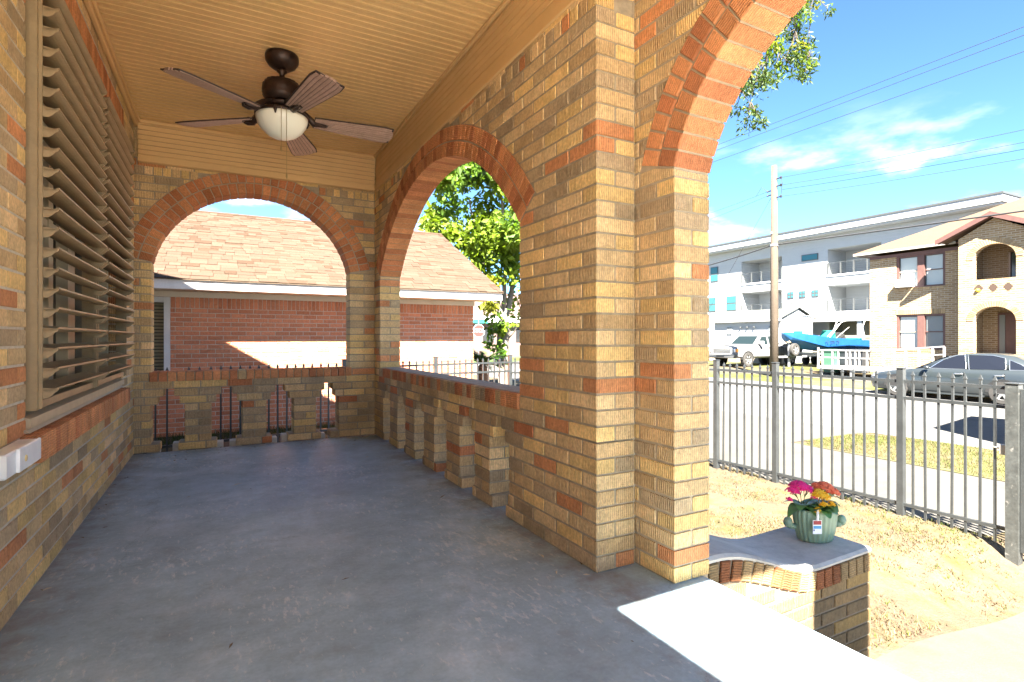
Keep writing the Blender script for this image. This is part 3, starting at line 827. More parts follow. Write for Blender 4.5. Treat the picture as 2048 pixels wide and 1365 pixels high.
for k, deg in enumerate((0, 71, 142, 214, 285)):
    a = rad(deg)
    if me_bl is None:
        m = MB(); rs = [0.20 + 0.53 * i / 8 for i in range(9)]
        m.loft([[tilt(r, -bw_at(r), -0.003), tilt(r, bw_at(r), -0.003), tilt(r, bw_at(r), 0.004), tilt(r, -bw_at(r), 0.004)] for r in rs])
        me_bl = m.mesh("blade", blade_dark); fix_normals(me_bl)
        NS = 7
        for q in range(NS):
            m = MB(); ring = []
            for r in rs:
                r2 = 0.205 + (r - 0.20) * 0.985
                w_ = bw_at(r2) - 0.005
                y0 = -w_ + 2 * w_ * q / NS + 0.0024; y1 = -w_ + 2 * w_ * (q + 1) / NS - 0.0024
                rr = r2 if r < 0.7 else r2 + 0.012 - 0.022 * (abs(q - 3) / 3) ** 2
                ring.append([tilt(rr, y0, -0.0075), tilt(rr, y1, -0.0075), tilt(rr, y1, 0.0065), tilt(rr, y0, 0.0065)])
            m.loft(ring)
            me = m.mesh("plank", blade_m); fix_normals(me); plank_meshes.append(me)
    b = link_mesh("blade", me_bl, fan)
    b.location = (0, 0, FZ - CEIL_Z); b.rotation_euler = (0, 0, a)
    for me in plank_meshes:
        p = link_mesh("plank", me, b)
    m = MB()
    m.tube([(0.07, 0, 2.536), (0.11, 0.0, 2.530), (0.15, 0.004, 2.505), (0.20, 0.0, FZ - 0.006), (0.27, 0, FZ - 0.012)], [0.022, 0.017, 0.018, 0.026, 0.010], 8)
    for s_ in (-1, 1):
        m.tube([(0.19, 0.0, FZ - 0.008), (0.225, s_ * 0.03, FZ - 0.011 + s_ * 0.007), (0.27, s_ * 0.022, FZ - 0.013 + s_ * 0.005), (0.285, s_ * 0.004, FZ - 0.013)], [0.012, 0.011, 0.009, 0.006], 6)
    rot_pts(m, a, (FX, FY, 0)).build("blade_iron", bronze, fan, smooth=True)
chain = M("pull_chain_brass", (0.45, 0.33, 0.14), rough=0.4, metal=0.8)
MB().tube([(FX - 0.02, FY - 0.165, 2.47), (FX - 0.02, FY - 0.167, 2.20)], 0.0018, 5).lathe([(0.001, 0.02), (0.005, 0.01), (0.006, -0.005), (0.001, -0.02)], 8, (FX - 0.02, FY - 0.167, 2.20)).build("pull_chain", chain, fan)
MB().tube([(FX + 0.01, FY - 0.165, 2.47), (FX + 0.012, FY - 0.167, 2.03)], 0.0018, 5).lathe([(0.001, 0.02), (0.005, 0.01), (0.006, -0.005), (0.001, -0.02)], 8, (FX + 0.012, FY - 0.167, 2.03)).build("pull_chain", chain, fan)
hk = MB()
hk.tube([(BCX + 0.14 + 0.016 * math.cos(t), YB + 0.02, BWC + math.sqrt(BR**2 - 0.14**2) - 0.018 + 0.016 * math.sin(t)) for t in [2 * PI * i / 12 for i in range(12)]], 0.003, 5)
props(hk.build("screw_hook", M("hook_steel", (0.2, 0.2, 0.2), rough=0.4, metal=0.8)), "small round steel eye hook under the crown of the end arch", "hook")

# ------------------------------------------------------------------ wing wall beside the steps
cap_conc = M("cap_concrete", (0.40, 0.39, 0.36), rough=0.85, nz=((4, 0.15), (25, 0.10), (120, 0.06)), bump=((60, 0.0015), (300, 0.0006)), second=((0.26, 0.25, 0.22), 5.0, 0.55, 0.75))
ww = thing("wing_wall", "curved brick wing wall with a concrete cap and rowlock edge beside the porch steps", "wall", (2.4, 1.85, -0.8))
WY0, WY1, WX0, WX1 = 1.65, 2.07, 1.826, 3.04
def wtop(x):
    t = min(1, max(0, (x - 1.88) / 0.72)); t = t * t * (3 - 2 * t)
    return 0.062 - 0.18 * t + 0.008 * max(0, (x - 2.65) / 0.4)
W = Wall(ww, (0, WY0, 0), (1, 0, 0), (0, 1, 0), WY1 - WY0)
xs = [WX0 + (WX1 - WX0) * i / 30 for i in range(31)]
m = MB()
m.loft([[(x, WY0 + 0.004, wtop(x) - 0.028), (x, WY1 - 0.004, wtop(x) - 0.028), (x, WY1 + 0.006, wtop(x) - 0.02), (x, WY1 + 0.002, wtop(x)), (x, WY0 + 0.012, wtop(x)), (x, WY0 - 0.004, wtop(x) - 0.012)] for x in xs])
m.build("cap", cap_conc, ww)
def wfun(u):
    a = math.atan2(wtop(u + 0.03) - wtop(u - 0.03), 0.06)
    return wtop(u) - 0.028 - 0.095, -a
W.rowlock(WX0, WX1, 0, 0.092, None, pal=['orange'] * 3 + ['tan'] * 3 + ['buff'] * 2 + ['red'] * 2, d=(-0.004, 0.1), fam=BVW, wfun=wfun, step=0.067)
for k in range(9, 23):
    w1 = -0.01 - (k - 8) * 0.0
for k in range(14):
    wt_ = -0.225 - (k - 2) * CRS          # top of the course
    w0 = wt_ - CRS + JT / 2; w1 = w0 + BH
    # length covered below the swooping top
    xe = WX1
    xx = [x for x in xs if wtop(x) - 0.135 >= w1 - 0.02]
    a = WX0; b = max(xx) if xx else None
    if b is None: continue
    if w1 < -0.21: b = WX1
    o = WX1 - (k % 2) * BL / 2; j = [b]
    n = 0
    while True:
        n += 1; q = o - n * BL
        if q < a + 0.04: break
        if q < b - 0.04: j.append(q)
    j.append(a)
    for i in range(len(j) - 1):
        aa, bb = j[i + 1] + (JT / 2 if i < len(j) - 2 else 0), j[i] - (JT / 2 if i else 0)
        mat = BKW[RND.choice(PALETTE if RND.random() < .5 else PALETTE_DULL)]
        if i == 0 and k % 2: W.rect(aa, bb, w0, w1, 0, 0.203, mat)
        else: W.rect(aa, bb, w0, w1, 0, 0.0965, mat)
        W.rect(aa, bb, w0, w1, 0.30, 0.42, BKW['tan'])
    if w1 > -0.2: continue
    yy = WY0 + (0.108 if not k % 2 else 0.213)
    while yy < WY1 - 0.1:
        e = min(yy + 0.203, WY1); W.items.append([[(-0.048, -BH / 2), (0.048, -BH / 2), (0.048, BH / 2), (-0.048, BH / 2)], WX1 - 0.048, w0 + BH / 2, yy - WY0, e - yy, BKW[RND.choice(PALETTE)], 0, None, "brick", False]); yy += 0.213
print("wing", W.finish(300))
m = MB()
m.loft([[(x, WY0 + 0.007, -1.1), (x, WY1 - 0.007, -1.1), (x, WY1 - 0.007, wtop(x) - 0.03), (x, WY0 + 0.007, wtop(x) - 0.03)] for x in [WX0] + xs[1:-1] + [WX1 - 0.007]])
m.build("mortar", M("mortar_weathered", (0.20, 0.165, 0.12), rough=0.95, spec=0.1, nz=((30, 0.15),), bump=((150, 0.002),)), ww)
st = thing("porch_steps", "grey concrete steps going down from the porch floor beside the curved wing wall", "steps", (2.4, 0.9, -0.9))
for i in range(4):
    MB().box(1.812 + 0.27 * i, 1.812 + 0.27 * (i + 1) - 0.002, 0.17, 1.60, -1.2, -0.2 * (i + 1) + 0.01, c=0.01).build("step", cap_conc, st)

# ------------------------------------------------------------------ cactus pot with three kalanchoes
potm = M("pot_glaze", (0.22, 0.31, 0.205), rough=0.38, spec=0.5, nz=((30, 0.08),))
PX, PY = 2.885, 1.86
PZ = wtop(PX) + 0.002
pot = thing("flower_pot", "sage green oval pot ribbed like a cactus with two stub arms, on the concrete cap", "flower pot", (PX, PY, PZ))
prof = [(0.001, 0.0), (0.088, 0.0), (0.098, 0.008), (0.112, 0.06), (0.121, 0.12), (0.123, 0.16), (0.119, 0.178), (0.112, 0.18), (0.108, 0.165), (0.10, 0.15), (0.001, 0.148)]
m = MB(); m.lathe([(r_ * 0.96, h_ * 0.98) for r_, h_ in prof], 96, (0, 0, 0), rib=0.07, nrib=24, sx=1.0, sy=0.68)
pr = rad(-28)
def prot(m, local=True):
    ca, sa = math.cos(pr), math.sin(pr)
    m.v = [(PX + p[0] * ca - p[1] * sa, PY + p[0] * sa + p[1] * ca, PZ + p[2]) for p in m.v]; return m
prot(m).build("body", potm, pot, smooth=True)
for s_, zz, le in ((1, 0.095, 0.05), (-1, 0.085, 0.045)):
    m = MB(); m.tube([(s_ * 0.108, 0, zz - 0.012), (s_ * 0.135, 0, zz - 0.008), (s_ * (0.145), 0, zz + 0.012)], [0.016, 0.018, 0.015], 10)
    m.ball((s_ * 0.148, 0, zz + 0.012), 0.024, 24, sz=1.25)
    n0 = len(m.v)
    prot(m).build("arm", potm, pot, smooth=True)
soil = M("potting_soil", (0.03, 0.024, 0.018), rough=1.0, bump=((80, 0.004),))
m = MB(); m.lathe([(0.104, 0.153), (0.08, 0.158), (0.001, 0.16)], 32, sx=1.0, sy=0.67); m.add([(0, 0, 0.153)], [])
prot(m).build("soil", soil, pot)
leafg = M("kalanchoe_leaf", (0.09, 0.20, 0.045), rough=0.35, spec=0.5, nz=((30, 0.2),), objvar=0.25)
stemg = M("kalanchoe_stem", (0.12, 0.17, 0.05), rough=0.5)
fl = {'pink': M("petal_magenta", (0.80, 0.018, 0.20), rough=0.6, objvar=0.2, isl=True), 'yellow': M("petal_yellow", (0.88, 0.50, 0.012), rough=0.6, objvar=0.15, isl=True),
      'orange': M("petal_coral", (0.85, 0.19, 0.075), rough=0.6, objvar=0.2, isl=True)}
def leaf(m, base, d, L, wd, droop):
    d = Vector(d).normalized(); side = d.cross(Vector((0, 0, 1)))
    side = side.normalized() if side.length > 1e-3 else Vector((1, 0, 0))
    up = side.cross(d)
    rows = []
    for i in range(7):
        t = i / 6; w_ = wd * math.sin(PI * min(0.97, 0.12 + t * 0.88)) ** 0.7
        p = Vector(base) + d * (L * t) + Vector((0, 0, -droop * t * t * L))
        rows.append([p - side * w_ + up * w_ * 0.25, p, p + side * w_ + up * w_ * 0.25])
    vs = [q for r in rows for q in r]
    m.add(vs, [(3 * i + j, 3 * i + j + 1, 3 * i + j + 4, 3 * i + j + 3) for i in range(6) for j in range(2)])
def flower_head(m, c0, r, n):
    n = int(n * 1.7)
    for i in range(n):
        a = RND.uniform(0, 2 * PI); q = math.sqrt(RND.random())
        p = Vector((c0[0] + r * q * math.cos(a), c0[1] + r * q * math.sin(a), c0[2] + r * 0.55 * (1 - q * q) + RND.uniform(-0.008, 0.008)))
        nrm = Vector((math.cos(a) * q * 0.8, math.sin(a) * q * 0.8, 0.8)).normalized()
        t1 = nrm.orthogonal().normalized(); t2 = nrm.cross(t1); s_ = RND.uniform(0.009, 0.0135); a0 = RND.uniform(0, 1.5)
        vs = [p]; fs = []
        for k in range(4):
            b = a0 + k * PI / 2
            tip = p + (t1 * math.cos(b) + t2 * math.sin(b)) * s_ + nrm * 0.002
            l = p + (t1 * math.cos(b - .5) + t2 * math.sin(b - .5)) * s_ * .75; r2 = p + (t1 * math.cos(b + .5) + t2 * math.sin(b + .5)) * s_ * .75
            j = len(vs); vs += [l, tip, r2]; fs.append((0, j, j + 1, j + 2))
        m.add(vs, fs)
def kal(col, ox, oy, heads, leaves, label):
    t = thing("kalanchoe", label, "flower", (PX, PY, PZ + 0.16), group="kalanchoes in the cactus pot")
    ca, sa = math.cos(pr), math.sin(pr)
    bx, by = PX + ox * ca - oy * sa, PY + ox * sa + oy * ca
    for hx, hy, hz, r, n in heads:
        q = (bx + hx * ca - hy * sa, by + hx * sa + hy * ca, PZ + hz)
        m = MB(); flower_head(m, q, r, n); h = m.build("flower_head", fl[col], t, recalc=False); h["kind"] = "stuff"
        m = MB()
        for k in range(5):
            a = RND.uniform(0, 6.3); m.tube([(bx, by, PZ + 0.17), ((bx + q[0]) / 2, (by + q[1]) / 2, PZ + (hz + 0.17) / 2 + 0.01), (q[0] + math.cos(a) * r * .5, q[1] + math.sin(a) * r * .5, q[2])], 0.0022, 4)
        m.build("stem", stemg, t)
    for k in range(leaves):
        a = 2 * PI * k / leaves + RND.uniform(-.3, .3)
        m = MB(); leaf(m, (bx + 0.01 * math.cos(a), by + 0.01 * math.sin(a), PZ + 0.165 + RND.uniform(0, 0.03)), (math.cos(a), math.sin(a), RND.uniform(0.15, 0.8)), RND.uniform(0.08, 0.125), RND.uniform(0.028, 0.040), RND.uniform(0.3, 0.8))
        m.build("leaf", leafg, t, recalc=False, smooth=True)
kal('pink', -0.062, 0.012, [(-0.022, 0.0, 0.290, 0.048, 150), (-0.062, -0.012, 0.268, 0.034, 70), (0.018, -0.01, 0.275, 0.035, 70), (-0.085, -0.02, 0.222, 0.014, 10), (0.04, -0.045, 0.24, 0.016, 18)], 9, "magenta kalanchoe in the green cactus pot, left of the yellow one")
kal('yellow', 0.005, -0.028, [(0.0, 0.0, 0.258, 0.040, 110), (0.03, -0.01, 0.246, 0.024, 40), (0.012, -0.03, 0.208, 0.018, 20), (-0.03, -0.04, 0.182, 0.018, 20), (0.07, 0.0, 0.20, 0.018, 20)], 9, "yellow kalanchoe in the middle of the green cactus pot")
kal('orange', 0.062, 0.022, [(0.0, 0.0, 0.278, 0.050, 150), (0.045, -0.005, 0.255, 0.035, 80), (-0.03, 0.01, 0.283, 0.03, 60)], 8, "coral orange kalanchoe in the green cactus pot, behind the yellow one")
tg = thing("plant_tag", "white plant tag with red and blue bands hanging on the front of the cactus pot", "tag", (PX, PY, PZ))
paperw = M("tag_white", (0.80, 0.80, 0.78), rough=0.5)
def tagbox(x0, x1, z0, z1, y, th_, mat, name):
    m = MB(); m.box(x0, x1, y - th_, y, z0, z1); prot(m).build(name, mat, tg)
ty = -0.0875
tagbox(-0.060, -0.012, 0.062, 0.136, ty, 0.001, paperw, "card")
tagbox(-0.057, -0.015, 0.112, 0.133, ty - 0.0011, 0.0005, M("tag_red", (0.30, 0.02, 0.025), rough=0.5), "band")
tagbox(-0.057, -0.015, 0.090, 0.106, ty - 0.0011, 0.0005, M("tag_blue", (0.06, 0.30, 0.55), rough=0.5), "band")
tagbox(-0.057, -0.050, 0.078, 0.087, ty - 0.0011, 0.0005, M("tag_navy", (0.03, 0.07, 0.3), rough=0.5), "band")
m = MB(); m.tube([(-0.036, ty, 0.135), (-0.036, ty - 0.004, 0.155), (-0.030, ty + 0.008, 0.185), (-0.02, -0.04, 0.18)], 0.007, 6); prot(m).build("strap", paperw, tg)

lt = MB()
for i in range(90):
    if i < 55: x, y = RND.uniform(-0.6, 1.38), YB - 0.02 - abs(RND.gauss(0, 0.22))
    elif i < 75: x, y = -0.64 + abs(RND.gauss(0, 0.05)), RND.uniform(1.5, 5.5)
    else: x, y = RND.uniform(-0.4, 1.6), RND.uniform(1.2, 5.0)
    a = RND.uniform(0, 6.28); l = RND.uniform(0.006, 0.02) if i < 88 else 0.045; w_ = l * RND.uniform(0.2, 0.5) if i < 88 else 0.004
    ca, sa = math.cos(a), math.sin(a)
    lt.add([(x - ca * l, y - sa * l, 0.002), (x + sa * w_, y - ca * w_, 0.004), (x + ca * l, y + sa * l, 0.003), (x - sa * w_, y + ca * w_, 0.006)], [(0, 1, 2), (0, 2, 3)], i % 2)
lo = lt.build("leaf_litter", [M("dry_leaf_bits", (0.16, 0.11, 0.06), rough=.9), M("pale_leaf_bits", (0.5, 0.45, 0.34), rough=.9)], recalc=False)
props(lo, "dry leaf crumbs swept along the foot of the end wall", "leaf litter", kind="stuff")
# ------------------------------------------------------------------ the ground
def S(a, b, t):
    t = min(1, max(0, (t - a) / (b - a))); return t * t * (3 - 2 * t)
def g(x, y):
    z = -0.72 - 0.08 * S(2.5, 6, x)
    z += 0.24 * S(5.5, 7.2, y) * (1 - S(3.5, 6.5, x))
    z -= 0.24 * (1 - S(1.75, 2.6, y)) * S(3.0, 5.4, x) * (1 - S(6.6, 8.0, x))
    z += (-0.93 - z) * S(6.15, 6.5, x) * (S(1.9, 2.6, y) if x < 8 else 1)
    z += (-0.96 + 0.93) * S(11, 11.8, x)
    z += 0.14 * S(21.3, 23.4, x) + 0.14 * S(23.8, 26.5, x)
    return z
def grid(name, xs, ys, mat, off=0.0, test=None, fn=g, mats=None):
    n = len(ys); vs = [(x, y, fn(x, y) + off) for x in xs for y in ys]
    fs = []
    for i in range(len(xs) - 1):
        for j in range(n - 1):
            if test and not test((xs[i] + xs[i + 1]) / 2, (ys[j] + ys[j + 1]) / 2): continue
            fs.append((i * n + j, (i + 1) * n + j, (i + 1) * n + j + 1, i * n + j + 1))
    me = bpy.data.meshes.new(name); me.from_pydata(vs, [], fs); me.materials.append(mat)
    me.polygons.foreach_set("use_smooth", [True] * len(me.polygons)); me.update()
    o = link_mesh(name, me); o["kind"] = "structure"; return o
def rng(a, b, s):
    n = max(1, round((b - a) / s)); return [a + (b - a) * i / n for i in range(n + 1)]
soil_dry = M("dry_lawn", (0.098, 0.075, 0.05), rough=0.95, spec=0.1, nz=((1.1, 0.14), (9, 0.16), (60, 0.2)), bump=((40, 0.012), (220, 0.004)), second=((0.08, 0.07, 0.03), 2.3, 0.50, 0.66))
lawn_far = M("far_lawn", (0.062, 0.07, 0.02), rough=0.95, spec=0.1, nz=((0.7, 0.2), (6, 0.2)), bump=((30, 0.01),), second=((0.10, 0.085, 0.05), 0.5, 0.45, 0.65))
conc = M("pavement_concrete", (0.082, 0.077, 0.068), rough=0.9, spec=0.2, nz=((0.8, 0.10), (7, 0.08), (80, 0.08)), bump=((60, 0.003),), second=((0.067, 0.063, 0.055), 1.2, 0.55, 0.75))
road_m = M("road_chipseal", (0.105, 0.102, 0.097), rough=0.92, spec=0.2, nz=((0.6, 0.10), (5, 0.08), (90, 0.15)), bump=((90, 0.004),), second=((0.08, 0.078, 0.073), 0.9, 0.55, 0.72))
NX = rng(-160, -10, 15)[:-1] + rng(-10, 1.5, 1.0)[:-1] + rng(1.5, 9.0, 0.15)[:-1] + rng(9.0, 28, 0.4)[:-1] + rng(28, 60, 4)[:-1] + rng(60, 420, 40)
NY = rng(-160, -6, 14)[:-1] + rng(-6, 0, 0.6)[:-1] + rng(0, 8, 0.15)[:-1] + rng(8, 30, 1.0)[:-1] + rng(30, 60, 5)[:-1] + rng(60, 420, 40)
grid("ground", NX, NY, soil_dry)
grid("sidewalk", rng(6.55, 9.2, 0.33), rng(-12, 40, 0.5), conc, 0.012)
grid("driveway", rng(9.2, 11.8, 0.3), rng(6.4, 12.0, 0.3), conc, 0.010)
grid("road", rng(11.8, 21.4, 0.6), rng(-60, 120, 2), road_m, 0.008)
grid("road_verge", rng(9.2, 11.8, 0.2), rng(-12, 6.4, 0.2), lawn_far, 0.014, fn=lambda x, y: g(x, y) + 0.006 * (1 - S(5.6, 6.4, y)),
     test=lambda x, y: not (y > 5.4 and math.hypot((x - 10.3) / 1.5, (y - 5.4) / 1.0) > 1))
grid("far_verge", rng(21.4, 23.6, 0.5), rng(-30, 60, 2), lawn_far, 0.010)
grid("far_sidewalk", rng(23.6, 25.2, 0.4), rng(-30, 60, 2), conc, 0.012)
grid("far_lawn", rng(25.2, 60, 2), rng(-30, 60, 2), lawn_far, 0.010)
bounce_conc = M("bounce_path_concrete", (0.30, 0.275, 0.235), rough=0.9, spec=0.2, nz=((0.8, 0.10), (7, 0.08), (80, 0.08)), bump=((60, 0.003),), second=((0.26, 0.24, 0.20), 1.6, 0.55, 0.75))  # pale stretch out of view, added to bounce light into the porch
def edge_y(x): return 1.66 + 0.05 * (x - 3.3)
me_p = grid("path", rng(1.85, 6.0, 0.12), rng(-9.0, 1.0, 0.5)[:-1] + rng(1.0, 1.8, 0.04), bounce_conc, 0.014)
toned_path = M("toned_path_concrete", (0.085, 0.077, 0.062), rough=0.9, spec=0.2, nz=((0.8, 0.10), (7, 0.08), (80, 0.08)), bump=((60, 0.003),), second=((0.062, 0.054, 0.040), 1.6, 0.55, 0.75))  # same path where it shows, its colour darkened against the strong sun
me_p.data.materials.append(toned_path)
for p_ in me_p.data.polygons:
    if p_.center.y > 1.0: p_.material_index = 1
for v in me_p.data.vertices:
    if v.co.y > 1.0: v.co.y = 1.0 + (v.co.y - 1.0) / 0.8 * (edge_y(v.co.x) - 1.0)

# short dry grass on the yard and the verge
straw = [M("grass_straw", (0.125, 0.098, 0.052), rough=0.9, spec=0.1, objvar=0.3, isl=True), M("grass_green", (0.05, 0.062, 0.014), rough=0.9, spec=0.1, objvar=0.3, isl=True), M("grass_tan", (0.085, 0.06, 0.034), rough=0.9, spec=0.1, objvar=0.3, isl=True)]
def tufts(name, pts, h0, h1, wmix):
    nr = random.Random(5)
    vs, fs, ms = [], [], []
    for (x, y) in pts:
        z = g(x, y); green = nr.random() < wmix(x, y)
        mi = 1 if green else (0 if nr.random() < 0.65 else 2)
        for b in range(3):
            a = nr.uniform(0, 6.283); h = nr.uniform(h0, h1); ln = nr.uniform(0.2, 1.6) * h; w = nr.uniform(0.0025, 0.005)
            bx, by = x + nr.uniform(-.02, .02), y + nr.uniform(-.02, .02)
            dx, dy = math.cos(a), math.sin(a)
            k = len(vs)
            vs += [(bx - dy * w, by + dx * w, z - 0.003), (bx + dy * w, by - dx * w, z - 0.003), (bx + dx * ln, by + dy * ln, z + h)]
            fs.append((k, k + 1, k + 2)); ms.append(mi)
    me = bpy.data.meshes.new(name); me.from_pydata(vs, [], fs)
    for m in straw: me.materials.append(m)
    me.polygons.foreach_set("material_index", ms); me.update()
    o = link_mesh(name, me); o["kind"] = "stuff"; return o
from mathutils import noise as mnoise
nr = random.Random(9); pts = []
while len(pts) < 15000:
    x, y = nr.uniform(2.0, 6.5), nr.uniform(1.7, 8.5)
    if x > 6.5 - max(0, (4 - y)) * 0.0 or (y < 2.05 and x < 3.06): continue
    d = mnoise.noise(Vector((x * 1.3, y * 1.3, 0))) + 0.5 * mnoise.noise(Vector((x * 4, y * 4, 3)))
    if nr.random() > 0.22 + 1.1 * d: continue
    if y < 1.66 + 0.05 * (x - 3.3) + 0.06: continue
    pts.append((x, y))
gg = tufts("grass", pts, 0.008, 0.034, lambda x, y: 0.10 + 0.5 * max(0, mnoise.noise(Vector((x * 0.9, y * 0.9, 7)))) + 0.28 * S(4.4, 6.0, x) * (1 - S(2.6, 4.5, y)))
props(gg, "short patchy straw and green grass on the yard inside the metal fence", "grass")
pts = [(nr.uniform(9.25, 11.7), nr.uniform(0.5, 6.3)) for _ in range(9000)]
pts = [p for p in pts if not (p[1] > 5.4 and math.hypot((p[0] - 10.3) / 1.5, (p[1] - 5.4) / 1.0) > 1)]
gg = tufts("grass", pts, 0.03, 0.09, lambda x, y: 0.5)
props(gg, "patchy grass on the strip between the sidewalk and the road", "grass")
pts = [(nr.uniform(-0.8, 4.2), nr.uniform(8.75, 9.57)) for _ in range(1500)]
gg = tufts("weeds", pts, 0.03, 0.12, lambda x, y: 0.85)
props(gg, "green weeds along the foot of the red brick house wall", "weeds")

# ------------------------------------------------------------------ metal fences
fence_m = M("fence_paint", (0.03, 0.033, 0.034), rough=0.38, metal=0.0, spec=0.6, nz=((8, 0.2), (60, 0.12)))
fence_rust = M("fence_bare_steel", (0.06, 0.05, 0.042), rough=0.55, metal=0.3, nz=((12, 0.3),))
PK = None
def picket_mesh(h, r=0.0095):
    m = MB(); m.box(-r, r, -r, r, 0, h - 0.055)
    q = r * 1.7
    m.loft([[(-r, -r, h - 0.055), (r, -r, h - 0.055), (r, r, h - 0.055), (-r, r, h - 0.055)], [(-q, -q * .7, h - 0.043), (q, -q * .7, h - 0.043), (q, q * .7, h - 0.043), (-q, q * .7, h - 0.043)],
            [(-0.001, -0.001, h), (0.001, -0.001, h), (0.001, 0.001, h), (-0.001, 0.001, h)]])
    me = m.mesh("picket", fence_m); fix_normals(me); return me
def fence(label, pts, z0, ztop, loc, posts, rails, post_h=0.02, pr_=0.03, spacing=0.1135, group=None, zf=None):
    """pts: polyline of post centres"""
    t = thing("metal_fence", label, "fence", loc, group=group)
    me = picket_mesh(ztop - z0)
    for i in range(len(pts) - 1):
        a, b = Vector((*pts[i], 0)), Vector((*pts[i + 1], 0)); d = b - a; L = d.length; d.normalize(); ang = math.atan2(d.y, d.x)
        n = round(L / spacing)
        for k in range(1, n):
            p = a + d * (L * k / n)
            o = link_mesh("picket", me, t); o.location = (p.x - loc[0], p.y - loc[1], z0 - loc[2] + RND.uniform(-.004, .004)); o.rotation_euler = (RND.uniform(-.006, .006), RND.uniform(-.006, .006), ang)
        for zr in rails:
            m = MB(); nrm = Vector((-d.y, d.x, 0)) * 0.015
            p0, p1 = a + d * 0.02, b - d * 0.02
            m.loft([[p0 - nrm + Vector((0, 0, zr)), p0 + nrm + Vector((0, 0, zr)), p0 + nrm + Vector((0, 0, zr + 0.03)), p0 - nrm + Vector((0, 0, zr + 0.03))],
                    [p1 - nrm + Vector((0, 0, zr)), p1 + nrm + Vector((0, 0, zr)), p1 + nrm + Vector((0, 0, zr + 0.03)), p1 - nrm + Vector((0, 0, zr + 0.03))]])
            m.build("rail", fence_m, t)
    for (x, y) in posts:
        m = MB(); zb = g(x, y) - 0.05
        m.box(x - pr_, x + pr_, y - pr_, y + pr_, zb, ztop + post_h, c=0.004)
        po = m.build("post", fence_m, t)
        m = MB(); m.box(x - pr_ - 0.006, x + pr_ + 0.006, y - pr_ - 0.006, y + pr_ + 0.006, ztop + post_h + 0.0005, ztop + post_h + 0.012, c=0.004)
        m.build("post_cap", fence_m, po)
    return t
FP = [(4.5, 8.5), (6.03, 5.30), (6.09, 4.435), (6.10, 3.02), (6.10, 2.15)]
fence("grey metal picket fence along the sidewalk, with square posts and pointed pickets", FP, -0.815, 0.665, (6.1, 4.0, -0.8), FP[1:4], (-0.70, 0.375, 0.545))
fence("dark metal picket fence with spear tips in front of the red brick house", [(-2.4, 7.28), (-0.45, 7.62), (1.55, 7.98), (3.02, 8.24), (4.5, 8.5)], -0.40, 0.655, (1.2, 7.9, -0.5), [(-2.4, 7.28), (1.55, 7.98), (3.02, 8.24), (4.5, 8.5)], (-0.30, 0.40, 0.555), post_h=0.03)
gp = thing("gate_post", "scuffed grey gate post with a flat cap and latch at the fence end", "post", (6.08, 2.12, -1.15))
m = MB(); m.box(6.035, 6.125, 2.075, 2.165, -1.25, 0.595, c=0.005); m.build("shaft", M("gate_post_paint", (0.045, 0.048, 0.046), rough=0.42, spec=0.6, nz=((9, 0.3), (50, 0.25)), second=((0.14, 0.135, 0.125), 22, 0.62, 0.7)), gp)
MB().box(6.027, 6.133, 2.067, 2.173, 0.596, 0.61, c=0.005).build("post_cap", fence_m, gp)
m = MB(); m.box(6.06, 6.10, 2.17, 2.215, -0.03, 0.06, c=0.005); m.tube([(6.08, 2.20, 0.02), (6.08, 2.29, 0.03)], 0.008, 6); m.build("latch", M("latch_steel", (0.4, 0.37, 0.32), rough=0.4, metal=0.6), gp)
gt = thing("metal_gate", "grey metal picket gate hung on the scuffed gate post", "gate", (6.08, 1.5, -0.95))
me = picket_mesh(1.48)
for k in range(9):
    o = link_mesh("picket", me, gt); o.location = (0, 0.5 - k * 0.115, 0.12)
for z in (-0.72, 0.33, 0.50):
    MB().box(6.065, 6.095, 1.05, 2.055, z, z + 0.03).build("rail", fence_m, gt)
for y_ in (1.04, 2.03): MB().box(6.06, 6.10, y_, y_ + 0.04, -0.85, 0.56, c=0.003).build("stile", fence_m, gt)
MB().tube([(6.08, 2.07, 0.45), (6.08, 1.95, 0.30)], 0.01, 6).build("hinge", fence_m, gt)

# ------------------------------------------------------------------ roof of the porch house (throws the shade)
shade = thing("house", "house behind the porch with a brown gabled roof above the brick walls", "house", (-4, 0, -0.9))
roofm = M("brown_shingle", (0.30, 0.20, 0.12), rough=0.9, nz=((3, 0.2), (40, 0.2)))
MB().box(-9.5, XL - 0.20, -0.42, 5.86, -0.9, 2.85).build("body", BK['buff'], shade)
def slope(y0, y1, xe, ze, xr_, pitch_=0.61, th_=0.12):
    m = MB(); zr = ze + pitch_ * (xe - xr_)
    m.loft([[(xe, y, ze), (xe, y, ze + 0.05), (xr_, y, zr + th_), (xr_, y, zr)] for y in (y0, y1)])
    m.loft([[(xr_ - (xe - xr_), y, ze), (xr_ - (xe - xr_), y, ze + 0.05), (xr_ - 0.001, y, zr + th_), (xr_ - 0.001, y, zr)] for y in (y0, y1)])
    return m.build("roof", roofm, shade)
slope(-0.50, 5.92, 1.96, 2.95, -4.6)
reflector_paint = M("reflector_paint", (0.78, 0.77, 0.74), rough=0.8, nz=((1.2, 0.08), (20, 0.06)))
ter = MB().box(-7.0, 1.80, -9.0, -0.625, -0.9, -0.006).build("reflector", reflector_paint)  # unseen pale slab added to bounce sunlight into the porch
ter["kind"] = "structure"
hood = thing("shade_hood", "unseen added shade hood on two posts over the terrace behind the camera", "hood", (-1.1, -1.7, 0))  # made-up hood, placed to shade the floor left of the sun patch
MB().box(-2.15, -0.165, -2.85, -0.52, 2.87, 2.97, c=0.01).build("roof", roofm, hood)
